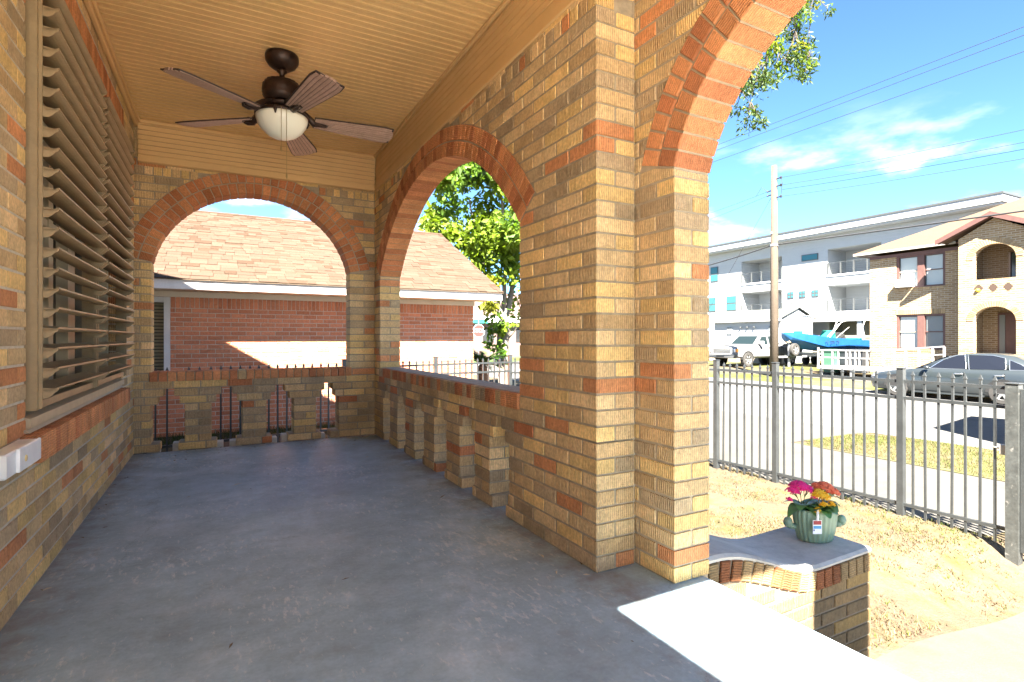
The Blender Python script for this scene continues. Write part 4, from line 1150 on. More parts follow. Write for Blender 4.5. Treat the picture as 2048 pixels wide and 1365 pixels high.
for x_, y_ in ((-0.2, -2.75), (-2.05, -2.75)): MB().box(x_ - 0.05, x_ + 0.05, y_ - 0.05, y_ + 0.05, -0.004, 2.868).build("post", beam_paint, hood)
MB().box(XL - 0.1, 1.82, 5.66, 5.86, 2.56, 3.0).build("gable_infill", BK['buff'], shade)
MB().box(XR + 0.21, 1.61, 2.08, 5.86, 2.56, 3.05).build("wall_plate", BK['buff'], shade)

# ------------------------------------------------------------------ red brick house next door
rb = thing("house", "low red brick house with tan shingle roof and white fascia next to the porch", "house", (1.8, 9.6, -0.55))
redb = {'a': M("split_brick_a", (0.60, 0.245, 0.13), rough=0.9, spec=0.2, nz=((25, 0.16),), bump=((45, 0.014), (160, 0.003)), objvar=0.14, isl=True),
        'b': M("split_brick_b", (0.53, 0.205, 0.105), rough=0.9, spec=0.2, nz=((25, 0.16),), bump=((45, 0.014), (160, 0.003)), objvar=0.14, isl=True),
        'a_edge': None}
redb.pop('a_edge')
mort_w = M("mortar_white", (0.62, 0.55, 0.46), rough=0.95, nz=((40, 0.12),))
W = Wall(rb, (0, 9.6, 0), (1, 0, 0), (0, 1, 0), 0.10)
def nspan(k, w):
    return ([(-1.71, 4.287)] if w < 0.29 else [(-0.67, 4.287)]) if w < 1.60 else []
W.fill(0, 29, nspan, off=0.03, pal=['a', 'a', 'b'], fam=redb, wbase=-0.553)
W.rowlock(-0.67, 4.287, 1.452, 0.172, None, pal=['a', 'a', 'b'], fam=redb, d=(0, 0.1), step=0.0625, keep=False)
# the wall left of the window
W.fill(0, 32, lambda k, w: [(-4.5, -1.72)], off=0.03, pal=['a', 'b'], fam=redb, wbase=-0.553)
print("neighbour", W.finish(300))
core(rb, W, [[(-0.67, -0.7), (4.28, -0.7), (4.28, 1.63), (-0.67, 1.63)], [(-4.5, -0.7), (-1.72, -0.7), (-1.72, 1.63), (-4.5, 1.63)], [(-1.72, -0.7), (-0.67, -0.7), (-0.67, 0.285), (-1.72, 0.285)]], mat=mort_w, d=(0.009, 0.1))
trimw = M("white_trim", (0.62, 0.61, 0.59), rough=0.6, nz=((6, 0.06), (50, 0.05)))
trimb = M("beige_trim", (0.60, 0.53, 0.43), rough=0.7, nz=((6, 0.06),))
MB().box(-4.5, 4.287, 9.71, 14.9, -0.7, 1.75).build("wall", M("plain_red_wall", (0.36, 0.13, 0.07), rough=0.9), rb)
MB().box(-5.0, 4.6, 9.0, 9.028, 1.69, 1.825, c=0.003).build("fascia", trimw, rb)
MB().box(-5.0, 4.5, 9.03, 9.60, 1.70, 1.712).build("soffit", trimb, rb)
MB().box(-4.5, 4.30, 9.575, 9.598, 1.612, 1.699, c=0.003).build("frieze_board", trimb, rb)
wf = MB().box(-0.752, -0.672, 9.58, 9.66, 0.30, 1.61, c=0.004).build("window_frame", trimw, rb)
MB().box(-1.72, -0.753, 9.60, 9.66, 1.53, 1.61, c=0.004).build("window_frame", trimw, rb)
blm = M("window_blind", (0.28, 0.24, 0.15), rough=0.8)
MB().box(-1.74, -0.66, 9.56, 9.68, 0.286, 0.335, c=0.004).build("window_sill", trimw, rb)
bl = MB().box(-1.72, -0.755, 9.685, 9.70, 0.30, 1.529).build("window_blind", M("blind_back", (0.06, 0.055, 0.04), rough=0.9), rb)
sm_ = MB().box(-0.482, 0.482, -0.002, 0.002, -0.018, 0.018).mesh("slat", blm)
for k in range(24):
    o = link_mesh("slat", sm_, bl); o.location = (-1.238 - 1.8, 0.072, 1.50 - k * 0.05 + 0.55); o.rotation_euler = (0.5, 0, 0)
# shingles
RS = 0.5; RA = math.atan(RS); EY0, EZ0 = 8.97, 1.835
MB().add([(-5.0, EY0, EZ0 - 0.012), (4.62, EY0, EZ0 - 0.012), (4.62, 12.2, EZ0 - 0.012 + (12.2 - EY0) * RS), (-5.0, 12.2, EZ0 - 0.012 + (12.2 - EY0) * RS), (-5.0, 15.4, EZ0), (4.62, 15.4, EZ0)], [(0, 1, 2, 3), (3, 2, 5, 4)]).build("roof_deck", M("roof_felt", (0.20, 0.14, 0.09), rough=0.95), rb, recalc=False)
shm = [M(f"shingle_{i}", c_, rough=0.95, spec=0.1, nz=((60, 0.18),), bump=((300, 0.002),), objvar=0.10, isl=True) for i, c_ in enumerate([(0.070, 0.047, 0.034), (0.066, 0.044, 0.031), (0.074, 0.051, 0.037), (0.052, 0.033, 0.022)])]
rows = []
ex = 0.127
srows = int((12.2 - EY0) / math.cos(RA) / ex)
items = []
for r in range(srows + 1):
    x = -2.2 + RND.uniform(-0.2, 0)
    while x < 4.60:
        w_ = RND.choice((0.13, 0.16, 0.2, 0.24, 0.28)); x1 = min(x + w_, 4.62)
        sy = r * ex
        items.append((x, x1, sy, RND.choice((0, 0, 0, 1, 1, 2, 2, 0, 1, 3)), RND.choice((0.004, 0.006, 0.011))))
        x = x1
slope_m = Matrix.Translation((0, EY0, EZ0)) @ Matrix.Rotation(RA, 4, 'X')
def sh_mesh(w, mi, t, _c={}):
    k = (round(w, 2), mi, t)
    if k not in _c:
        h = w / 2 - 0.002
        m = MB(); m.box(-h, h, 0, ex + 0.02, 0, t); me = m.mesh("shingle", shm[mi]); _c[k] = me
    return _c[k]
def vis(it):
    p = slope_m @ Vector(((it[0] + it[1]) / 2, it[2], 0)); x, z = to_cam(p)
    px = 1024 + 1089 * x / z; py = 676 - 1089 * (p.z - 1) / z
    return (300 < px < 700 or 800 < px < 1010) and 420 < py < 600
near = sorted((i for i in range(len(items)) if vis(items[i])), key=lambda i: items[i][2])[:300]
near = set(near); mb = MB()
for i, it in enumerate(items):
    mt = slope_m @ Matrix.Translation(((it[0] + it[1]) / 2, it[2], 0.001 + 0.0 * it[4])) @ Matrix.Rotation(-0.02, 4, 'X')
    me = sh_mesh(it[1] - it[0], it[3], it[4])
    if i in near:
        o = link_mesh("shingle", me, rb); mm = mt.copy(); mm.translation -= ORIGIN[rb.name]; o.matrix_local = mm
    else:
        mb.add([mt @ v.co for v in me.vertices], [tuple(p.vertices) for p in me.polygons], it[3])
o = mb.build("shingles", shm, rb, recalc=False); o["kind"] = "stuff"
MB().tube([(-5, 12.2, EZ0 + (12.2 - EY0) * RS + 0.0), (4.62, 12.2, EZ0 + (12.2 - EY0) * RS)], 0.03, 6).build("ridge_cap", shm[1], rb)
m = MB(); m.loft([[(4.56, y, EZ0 - 0.14 + (y - EY0) * RS), (4.60, y, EZ0 - 0.14 + (y - EY0) * RS), (4.60, y, EZ0 - 0.016 + (y - EY0) * RS), (4.56, y, EZ0 - 0.016 + (y - EY0) * RS)] for y in (9.03, 12.2)])
m.build("rake_board", trimw, rb)
m = MB(); m.add([(4.28, 9.71, 1.7), (4.28, 14.9, 1.7), (4.28, 12.2, 3.3)], [(0, 1, 2)]); m.build("gable", trimb, rb, recalc=False)

# ------------------------------------------------------------------ trees and plants
def leaf_mat(name, col, tr=0.45, rough=0.5):
    m = bpy.data.materials.new(name); m.use_nodes = True; nt = m.node_tree; L = nt.links
    b = nt.nodes["Principled BSDF"]; out = nt.nodes["Material Output"]
    geo = node(nt, "ShaderNodeNewGeometry")
    r = node(nt, "ShaderNodeMapRange"); r.inputs["To Min"].default_value = 0.6; r.inputs["To Max"].default_value = 1.35
    L.new(geo.outputs["Random Per Island"], r.inputs["Value"])
    rgb = node(nt, "ShaderNodeRGB"); rgb.outputs[0].default_value = (*col, 1)
    c = mixmul(nt, rgb.outputs[0], r.outputs[0]); L.new(c, b.inputs["Base Color"])
    b.inputs["Roughness"].default_value = rough; b.inputs["Specular IOR Level"].default_value = 0.3
    t = node(nt, "ShaderNodeBsdfTranslucent"); c2 = node(nt, "ShaderNodeMixRGB", blend_type='MULTIPLY'); c2.inputs["Fac"].default_value = 1; c2.inputs["Color2"].default_value = (1.2, 1.25, 0.5, 1)
    L.new(c, c2.inputs["Color1"]); L.new(c2.outputs[0], t.inputs["Color"])
    mx = node(nt, "ShaderNodeMixShader"); mx.inputs["Fac"].default_value = tr
    L.new(b.outputs[0], mx.inputs[1]); L.new(t.outputs[0], mx.inputs[2]); L.new(mx.outputs[0], out.inputs["Surface"])
    return m
bark_pale = M("bark_pale", (0.16, 0.14, 0.115), rough=0.9, nz=((3, 0.15), (14, 0.22)), bump=((30, 0.008),), second=((0.30, 0.25, 0.19), 5, 0.58, 0.66))
bark_dark = M("bark_grey", (0.06, 0.048, 0.037), rough=0.95, nz=((14, 0.25),), bump=((30, 0.012),))
def crown_mesh(name, clusters, size, mats, aspect=0.5, seed=1, hang=0.4):
    r = np.random.default_rng(seed); V, Fc, MI = [], [], []
    for (c, rad_, n, mi) in clusters:
        d = r.normal(size=(n, 3)); d /= np.linalg.norm(d, axis=1)[:, None]
        q = rad_ if isinstance(rad_, (tuple, list)) else (rad_,) * 3
        p = np.array(c) + d * np.array(q) * (r.random((n, 1)) ** 0.45)
        for i in range(n):
            t = r.normal(size=3); t[2] -= hang; t /= np.linalg.norm(t)
            u = np.cross(t, r.normal(size=3)); u /= np.linalg.norm(u); w = np.cross(t, u)
            L = size * r.uniform(0.45, 1.35); h = L * aspect / 2
            k = len(V); m_ = p[i] + t * L * 0.45
            V += [tuple(p[i]), tuple(m_ + u * h + w * h * 0.3), tuple(p[i] + t * L), tuple(m_ - u * h + w * h * 0.3), tuple(m_)]
            Fc += [(k, k + 1, k + 4), (k + 1, k + 2, k + 4), (k + 2, k + 3, k + 4), (k + 3, k, k + 4)]; MI += [mi] * 4
    me = bpy.data.meshes.new(name); me.from_pydata(V, [], Fc)
    for m in mats: me.materials.append(m)
    me.polygons.foreach_set("material_index", MI); me.update(); return me
def tree(label, base, limbs, clusters, size, mats, bark, aspect=0.5, seed=1, name="tree", hang=0.4, group=None):
    t = thing(name, label, "tree", base, group=group)
    m = MB()
    for pts, r0, r1 in limbs:
        n = len(pts)
        # wander the limb a little
        pp = []
        for i in range(n - 1):
            for k in range(4):
                f = k / 4; a, b = Vector(pts[i]), Vector(pts[i + 1]); p = a.lerp(b, f)
                if i or k: p += Vector((RND.uniform(-1, 1), RND.uniform(-1, 1), RND.uniform(-.3, .3))) * (b - a).length * 0.03
                pp.append(p)
        pp.append(Vector(pts[-1]))
        m.tube(pp, [r0 + (r1 - r0) * i / (len(pp) - 1) for i in range(len(pp))], 8)
    m.build("trunk", bark, t, smooth=True)
    me = crown_mesh("crown", clusters, size, mats, aspect, seed, hang)
    me.transform(Matrix.Translation(-Vector(base)))
    o = link_mesh("crown", me, t); o["kind"] = "stuff"
    return t
lg = [leaf_mat("leaf_bright", (0.135, 0.20, 0.016)), leaf_mat("leaf_mid", (0.075, 0.14, 0.014)), leaf_mat("leaf_yellow", (0.17, 0.18, 0.016)), leaf_mat("leaf_oak", (0.05, 0.085, 0.02), 0.35), leaf_mat("leaf_deep", (0.025, 0.06, 0.01), 0.3)]
tb = (7.75, 15.0, -0.95)
limbs = [([tb, (7.75, 15, 0.8), (7.75, 15.0, 1.9)], 0.17, 0.13), ([(7.75, 15, 1.3), (7.45, 15.1, 2.6), (7.0, 15.2, 3.9), (6.7, 15.3, 5.3)], 0.085, 0.03), ([(7.75, 15, 1.6), (8.05, 15, 2.6), (8.15, 14.9, 4.2), (8.4, 14.8, 6.2)], 0.10, 0.03),
         ([(7.7, 15, 1.9), (7.65, 14.8, 3.4), (7.5, 14.7, 5.2), (7.4, 14.6, 6.6)], 0.08, 0.02), ([(7.75, 15.0, 0.9), (8.6, 14.9, 2.0), (9.3, 14.7, 3.4)], 0.07, 0.02),
         ([(7.3, 15.1, 3.1), (6.3, 15.1, 3.8), (5.6, 15.0, 4.2)], 0.04, 0.012), ([(7.7, 15, 1.5), (7.0, 14.6, 2.1), (6.5, 14.4, 2.2)], 0.035, 0.012), ([tb, (7.5, 14.95, 0.4), (7.6, 15.0, 1.4)], 0.09, 0.06)]
clus = []
tr = random.Random(4)
for i in range(88):
    z = tr.uniform(2.9, 7.2); hw_ = 2.4 * math.sin(PI * min(1, max(0.12, (z - 1.6) / 6.4)))
    clus.append(((7.35 + tr.uniform(-hw_, hw_ * 1.2), 15 + tr.uniform(-1.5, 1.5), z), tr.uniform(0.32, 0.6), 165, tr.choice((0, 0, 0, 1, 1, 4) if i % 3 == 0 else (0, 0, 1))))
for i in range(16):
    clus.append(((tr.uniform(7.0, 9.2), 15 + tr.uniform(-1.0, 1.0), tr.uniform(1.2, 3.0)), tr.uniform(0.2, 0.4), 30, tr.choice((0, 1, 1))))
for i in range(6): clus.append(((tr.uniform(7.2, 7.75), 14.9, tr.uniform(0.6, 1.5)), 0.22, 34, tr.choice((1, 1, 0))))
for i in range(7): clus.append(((tr.uniform(6.25, 6.9), 13.9 + tr.uniform(-.3, .3), tr.uniform(1.9, 2.75)), 0.22, 40, 2))
tree("tall leafy tree with a pale forked trunk beyond the fence corner", tb, limbs, clus, 0.21, lg, bark_pale, 0.6, 3, name="shade_tree")
# live oak whose twigs hang into view above the entrance arch
ob_ = (7.4, 8.1, -0.95)
tw = [(6.1, 4.11, 4.92), (6.25, 4.03, 4.97), (6.04, 4.14, 4.53), (5.88, 4.23, 4.26), (6.2, 4.06, 4.27), (5.75, 4.3, 4.29), (5.57, 4.39, 4.05), (5.49, 4.44, 3.8), (5.57, 4.38, 3.66), (5.99, 4.17, 4.72), (5.78, 4.28, 4.5), (5.68, 4.33, 4.15), (6.12, 4.1, 4.42)]
limbs = [([ob_, (7.4, 8.1, 2.5), (7.5, 8.0, 5.5), (7.6, 8.1, 8.5)], 0.22, 0.10), ([(7.45, 8.0, 4.6), (7.2, 6.8, 6.2), (6.7, 5.4, 6.5), (6.3, 4.5, 6.1)], 0.11, 0.03), ([(6.3, 4.5, 6.1), (6.1, 4.13, 5.3), (6.05, 4.14, 4.6), (5.9, 4.22, 4.25)], 0.02, 0.003),
         ([(6.4, 4.7, 6.2), (5.9, 4.3, 5.3), (5.68, 4.33, 4.4), (5.55, 4.4, 3.7)], 0.02, 0.002), ([(6.1, 4.13, 5.3), (6.2, 4.06, 4.8), (6.22, 4.05, 4.25)], 0.010, 0.002)]
clus = []
for (x, y, z) in tw:
    for k in range(6):
        q = (x + tr.uniform(-.13, .13), y + tr.uniform(-.13, .13), z + tr.uniform(-.16, .16))
        clus.append((q, tr.uniform(0.07, 0.13), 34, tr.choice((3, 3, 0, 2) if k % 2 else (3, 3, 1))))
        limbs.append(([(x, y, z + 0.15), q], 0.006, 0.002))
for i in range(45): clus.append(((7.4 + tr.uniform(-2.0, 2.0), 7.5 + tr.uniform(-2.6, 2.6), tr.uniform(8.2, 10.6)), tr.uniform(0.4, 0.7), 90, tr.choice((3, 3, 1))))
tree("live oak beyond the fence with small-leaved twigs hanging beside the entrance arch", ob_, limbs, clus, 0.068, lg, bark_dark, 0.36, 8, name="oak_tree")

cy = thing("cycad", "spiky green cycad with a stubby shaggy trunk behind the grey fence", "plant", (5.36, 11.5, -0.95))
m = MB(); m.lathe([(0.10, -0.9), (0.12, -0.3), (0.13, 0.1), (0.11, 0.33), (0.03, 0.42)], 14, (5.36, 11.5, 0)); m.build("trunk", M("cycad_trunk", (0.17, 0.10, 0.06), rough=1, nz=((30, 0.4),), bump=((40, 0.03),)), cy)
cyl = leaf_mat("cycad_leaf", (0.035, 0.085, 0.014), 0.25)
for k in range(26):
    a = 2 * PI * k / 26 * 2.4 + RND.uniform(-.2, .2); el = rad(RND.uniform(10, 78)); L = RND.uniform(0.56, 0.72)
    m = MB(); prev = None
    for i in range(11):
        t = i / 10; e2 = el - t * 0.9
        p = Vector((5.36, 11.5, 0.36)) + Vector((math.cos(a) * math.cos(el - t * .45) * L * t, math.sin(a) * math.cos(el - t * .45) * L * t, math.sin(el - t * .45) * L * t))
        if prev is not None:
            m.tube([prev, p], 0.005, 3, caps=False)
            d = (p - prev).normalized(); s_ = d.cross(Vector((0, 0, 1))); s_ = s_.normalized() if s_.length > .01 else Vector((1, 0, 0))
            for sg in (-1, 1):
                for h in (0, .5):
                    b0 = prev.lerp(p, h); ln = 0.13 * math.sin(PI * min(.95, .15 + t * .8))
                    m.add([b0, b0 + d * 0.034, b0 + d * 0.08 + s_ * sg * ln * 1.25 + Vector((0, 0, 0.03))], [(0, 1, 2)])
        prev = p
    m.build("frond", cyl, cy, recalc=False)
def bush(label, loc, r, n, mi, size, seed, name="shrub"):
    t = thing(name, label, "shrub", loc)
    me = crown_mesh("foliage", [((RND.uniform(-r, r) * .5, RND.uniform(-r, r) * .5, r * RND.uniform(.4, 1.1)), r * .55, n // 6, mi) for _ in range(6)], size, lg, 0.5, seed, 0.0)
    o = link_mesh("foliage", me, t); o["kind"] = "stuff"
    m = MB()
    for k in range(5): m.tube([(0, 0, 0), (RND.uniform(-r, r) * .5, RND.uniform(-r, r) * .5, r * .9)], [0.012, 0.004], 5)
    m.build("stem", bark_dark, t, local=True)
    return t
bush("small weedy sapling at the red brick wall, seen through the balustrade", (0.40, 9.3, -0.55), 0.22, 160, 1, 0.06, 21)
bush("low green shrub at the foot of the red brick wall, behind the right balusters", (1.75, 9.25, -0.55), 0.2, 130, 0, 0.06, 22)

# ------------------------------------------------------------------ street corner seen past the red house
sg_ = thing("stop_sign", "red octagonal STOP sign on a pole with a turquoise street sign on top", "road sign", (13.73, 30, -0.95))
red_p = M("sign_red", (0.50, 0.035, 0.03), rough=0.5); wh_p = M("sign_white", (0.85, 0.85, 0.85), rough=0.5); teal_p = M("sign_teal", (0.02, 0.36, 0.33), rough=0.5)
galv = M("galvanised", (0.35, 0.36, 0.37), rough=0.5, metal=0.5)
MB().tube([(13.73, 30, -0.95), (13.73, 30, 2.05)], 0.03, 8).build("pole", galv, sg_)
octp = [(0.40 * math.cos(PI / 8 + k * PI / 4), 0.40 * math.sin(PI / 8 + k * PI / 4)) for k in range(8)]
plm = MB().prism([(u * 1.05, w * 1.05) for u, w in octp], lambda u, w, v: (13.73 + u, 29.955 + v, 1.42 + w), 0, 0.008).build("sign_plate", wh_p, sg_)
MB().prism(octp, lambda u, w, v: (13.73 + u, 29.951 + v, 1.42 + w), 0, 0.003).build("sign_face", red_p, sg_)
MB().box(13.20, 14.36, 29.99, 30.0, 1.90, 2.12).build("street_name_plate", teal_p, sg_)
def text(s_, size, name, mat, parent, loc, rot, ext=0.002):
    cu = bpy.data.curves.new(name, 'FONT'); cu.body = s_; cu.size = size; cu.extrude = ext; cu.align_x = 'CENTER'; cu.align_y = 'CENTER'; cu.resolution_u = 2
    tmp = bpy.data.objects.new(name, cu); COL.objects.link(tmp)
    bpy.context.view_layer.update()
    me = bpy.data.meshes.new_from_object(tmp.evaluated_get(bpy.context.evaluated_depsgraph_get()))
    bpy.data.objects.remove(tmp); me.materials.clear(); me.materials.append(mat); me.name = name
    o = link_mesh(name, me, parent); og = ORIGIN.get(parent.name)
    o.location = Vector(loc) - og if og is not None else loc; o.rotation_euler = rot
    return o
text("STOP", 0.32, "lettering", wh_p, sg_, (13.73, 29.945, 1.42), (PI / 2, 0, 0))
pb = thing("house", "pale pink house with a white eave far beyond the STOP sign", "house", (24, 47, -0.9))
pinkm = M("pink_wall", (0.14, 0.09, 0.08), rough=0.9); pinkr = M("pink_roof", (0.11, 0.072, 0.065), rough=0.9, nz=((3, 0.15),))
MB().box(17, 34, 46, 54, -0.95, 2.5).build("wall", pinkm, pb)
MB().box(16.4, 34.6, 45.4, 45.46, 2.45, 3.0).build("fascia", trimw, pb)
MB().add([(16.4, 45.4, 2.98), (34.6, 45.4, 2.98), (34.6, 50, 5.6), (16.4, 50, 5.6), (16.4, 54.6, 2.98), (34.6, 54.6, 2.98)], [(0, 1, 2, 3), (3, 2, 5, 4)]).build("roof", pinkr, pb)
for x in (18.2, 21.5, 25): MB().box(x, x + 1.1, 45.95, 46.05, 0.6, 1.9).build("window", glass_dark, pb)
grid("side_street", rng(9, 60, 3), rng(33, 39, 2), road_m, 0.012)
grid("corner_lawn", rng(9, 60, 3), rng(39.2, 45, 2), M("green_lawn", (0.035, 0.07, 0.01), rough=0.95, nz=((1, 0.2), (9, 0.2))), 0.016)
# ------------------------------------------------------------------ tan two-storey brick building across the street
def wallbrick(name, c1, c2, cm_, sx=1.0):
    m = bpy.data.materials.new(name); m.use_nodes = True; nt = m.node_tree; L = nt.links; b = nt.nodes["Principled BSDF"]
    geo = node(nt, "ShaderNodeNewGeometry"); sp = node(nt, "ShaderNodeSeparateXYZ"); L.new(geo.outputs["Position"], sp.inputs[0])
    ad = node(nt, "ShaderNodeMath", operation='ADD'); L.new(sp.outputs["X"], ad.inputs[0]); L.new(sp.outputs["Y"], ad.inputs[1])
    cb = node(nt, "ShaderNodeCombineXYZ"); L.new(ad.outputs[0], cb.inputs["X"]); L.new(sp.outputs["Z"], cb.inputs["Y"])
    br = node(nt, "ShaderNodeTexBrick"); br.inputs["Color1"].default_value = (*c1, 1); br.inputs["Color2"].default_value = (*c2, 1); br.inputs["Mortar"].default_value = (*cm_, 1)
    br.inputs["Scale"].default_value = 1.0; br.inputs["Brick Width"].default_value = 0.26; br.inputs["Row Height"].default_value = 0.085; br.inputs["Mortar Size"].default_value = 0.012; br.inputs["Bias"].default_value = -0.1
    L.new(cb.outputs[0], br.inputs["Vector"])
    t = node(nt, "ShaderNodeTexNoise", Scale=0.9, Detail=4.0); L.new(geo.outputs["Position"], t.inputs["Vector"])
    r = node(nt, "ShaderNodeMapRange"); r.inputs["To Min"].default_value = 0.75; r.inputs["To Max"].default_value = 1.25; L.new(t.outputs["Fac"], r.inputs["Value"])
    L.new(mixmul(nt, br.outputs["Color"], r.outputs[0]), b.inputs["Base Color"]); b.inputs["Roughness"].default_value = 0.9
    bp = node(nt, "ShaderNodeBump"); bp.inputs["Distance"].default_value = 0.01; bp.invert = True; L.new(br.outputs["Fac"], bp.inputs["Height"]); L.new(bp.outputs[0], b.inputs["Normal"])
    return m
tanb = wallbrick("tan_brickwork", (0.29, 0.20, 0.105), (0.20, 0.122, 0.058), (0.36, 0.305, 0.23))
brown_t = M("brown_trim", (0.10, 0.048, 0.04), rough=0.6, nz=((6, 0.12),))
blind_w = M("drawn_blind", (0.34, 0.37, 0.36), rough=0.25, spec=0.5)
screen_g = M("window_screen", (0.15, 0.165, 0.165), rough=0.4)
tanroof = M("tan_roof_shingle", (0.088, 0.054, 0.03), rough=0.95, nz=((2, 0.08), (14, 0.16), (60, 0.12)), bump=((20, 0.01),))
gut = M("gutter_metal", (0.3, 0.29, 0.26), rough=0.5)
TB = thing("brick_building", "two-storey tan brick building with brown trim and arched entry bay across the street", "building", (30, 10, -0.7))
TX, BX = 27.3, 26.45
def seg(m, x0, x1, y0, y1, z0, z1): m.box(x0, x1, y0, y1, z0, z1)
mw = MB()   # front wall in pieces round two window openings
WYA, WYB, UZ0, UZ1, LZ0, LZ1 = 11.80, 13.72, 3.25, 4.72, 0.49, 2.05
for (y0, y1, z0, z1) in ((WYB, 14.87, -0.8, 4.84), (10.98, WYA, -0.8, 4.84), (WYA, WYB, -0.8, LZ0), (WYA, WYB, LZ1, UZ0), (WYA, WYB, UZ1, 4.84)):
    mw.box(TX, TX + 0.25, y0, y1, z0, z1)
mw.box(TX + 0.25, 37.5, 14.62, 14.87, -0.8, 4.84); mw.box(TX, 37.5, -3.0, -2.75, -0.8, 4.84); mw.box(TX, TX + 0.25, -3, 8.65, -0.8, 4.84)
mw.build("wall", tanb, TB)
def soldier(y0, y1, z0, z1, x, name="lintel"):
    m = MB(); n = round((y1 - y0) / 0.085)
    for i in range(n): a = y0 + (y1 - y0) * i / n; m.box(x - 0.018, x + 0.05, a + 0.006, a + (y1 - y0) / n - 0.006, z0, z1)
    o = m.build(name, M("soldier_brick", (0.28, 0.195, 0.105), rough=0.9, objvar=0.25, isl=True) if "soldier_brick" not in bpy.data.materials else bpy.data.materials["soldier_brick"], TB); o["kind"] = "stuff"
soldier(WYA, WYB, LZ1 + 0.005, LZ1 + 0.22, TX); soldier(13.74, 14.87, 4.62, 4.83, TX); soldier(10.99, 11.78, 4.62, 4.83, TX); soldier(WYA - .1, WYB + .1, UZ0 - 0.1, UZ0 - 0.01, TX, "sill"); soldier(WYA - .1, WYB + .1, LZ0 - 0.1, LZ0 - 0.01, TX, "sill")
def twin_window(z0, z1, dark, up):
    w = MB().box(TX + 0.16, TX + 0.20, WYA, WYB, z0, z1).build("window", screen_g, TB)
    fr = MB(); fr.box(TX + 0.03, TX + 0.13, WYA, WYA + 0.09, z0, z1).box(TX + 0.03, TX + 0.13, WYB - 0.09, WYB, z0, z1).box(TX + 0.02, TX + 0.13, 12.60, 12.87, z0, z1)
    fr.box(TX + 0.031, TX + 0.13, WYA + .09, 12.60, z1 - 0.09, z1).box(TX + 0.031, TX + 0.13, 12.87, WYB - .09, z1 - 0.09, z1).box(TX + 0.031, TX + 0.13, WYA + .09, 12.6, z0, z0 + .06).box(TX + 0.031, TX + 0.13, 12.87, WYB - .09, z0, z0 + .06)
    f_ = fr.build("frame", brown_t, w)
    zm = (z0 + z1) / 2
    sash = M("sash_tan", (0.45, 0.36, 0.26), rough=0.6) if "sash_tan" not in bpy.data.materials else bpy.data.materials["sash_tan"]
    for (a, b, mt) in ((12.88, WYB - 0.1, blind_w), (WYA + 0.1, 12.59, blind_w if up else screen_g)):
        MB().box(TX + 0.11, TX + 0.125, a + 0.04, b - 0.04, zm + 0.02, z1 - 0.11).build("pane", mt, w)
        MB().box(TX + 0.13, TX + 0.145, a + 0.04, b - 0.04, z0 + 0.08, zm - 0.02).build("pane", mt, w)
        MB().box(TX + 0.09, TX + 0.15, a + 0.002, b - 0.002, zm - 0.02, zm + 0.02).build("sash_rail", sash if a > 12.7 else brown_t, w)
twin_window(LZ0, LZ1, True, False); twin_window(UZ0, UZ1, False, True)
# eave, roof
MB().box(TX - 0.02, TX + 0.0, 10.98, 14.87, 4.70, 4.84).build("frieze_board", brown_t, TB)
MB().box(TX - 0.29, TX - 0.02, 11.0, 15.45, 4.96, 4.99).build("soffit", brown_t, TB)
MB().box(TX - 0.33, TX - 0.29, 11.3, 15.5, 4.93, 5.03).build("gutter", gut, TB)
MB().box(TX - 0.33, 37.8, 15.47, 15.50, 4.93, 5.03).build("gutter", gut, TB)
MB().box(TX - 0.3, 37.8, 14.89, 15.46, 4.96, 4.99).build("soffit", brown_t, TB)
e0, zE, pt = 26.97, 5.03, 0.475
dR = 8.2
m = MB(); A = (e0, 15.5, zE); B_ = (e0, -3.6, zE); C_ = (e0 + 2 * dR, 15.5, zE); D_ = (e0 + 2 * dR, -3.6, zE)
r1, r2 = (e0 + dR, 15.5 - dR, zE + pt * dR), (e0 + dR, -3.6 + dR, zE + pt * dR)
m.add([A, B_, D_, C_, r1, r2], [(0, 1, 5, 4), (1, 2, 5), (2, 3, 4, 5), (3, 0, 4)]); m.build("roof", tanroof, TB, recalc=False)
# projecting entry bay
by0, by1 = 8.62, 10.98
bc, ahw = 9.82, 0.665
def arch_wall(m, z0, zs, z1, hole0, x0, x1, n=18):
    """front slab of the bay between z0 and z1 with an arched hole from hole0 springing at zs"""
    m.box(x0, x1, by0, bc - ahw, z0, z1); m.box(x0, x1, bc + ahw, by1, z0, z1)
    if hole0 > z0: m.box(x0, x1, bc - ahw, bc + ahw, z0, hole0)
    rise = 0.56
    for i in range(n):
        a, b = -1 + 2 * i / n, -1 + 2 * (i + 1) / n
        za, zb = zs + rise * math.sqrt(max(0, 1 - a * a)), zs + rise * math.sqrt(max(0, 1 - b * b))
        m.prism([(bc + ahw * a, za), (bc + ahw * b, zb), (bc + ahw * b, z1), (bc + ahw * a, z1)], lambda u, w, v: (v, u, w), x0, x1)
m = MB(); arch_wall(m, -0.8, 1.66, 2.6, 0.28, BX, BX + 0.25); arch_wall(m, 2.6, 4.10, 5.0, 3.30, BX, BX + 0.25)
m.box(BX + 0.25, TX + 0.9, by1 - 0.25, by1, -0.8, 5.0); m.box(BX + 0.25, TX + 0.9, by0, by0 + 0.25, -0.8, 5.0)
m.add([(BX, by0, 5.0), (BX, by1, 5.0), (BX, bc, 5.66), (BX + .25, by0, 5.0), (BX + .25, by1, 5.0), (BX + .25, bc, 5.66)], [(0, 2, 1), (3, 4, 5), (0, 1, 4, 3), (1, 2, 5, 4), (2, 0, 3, 5)])
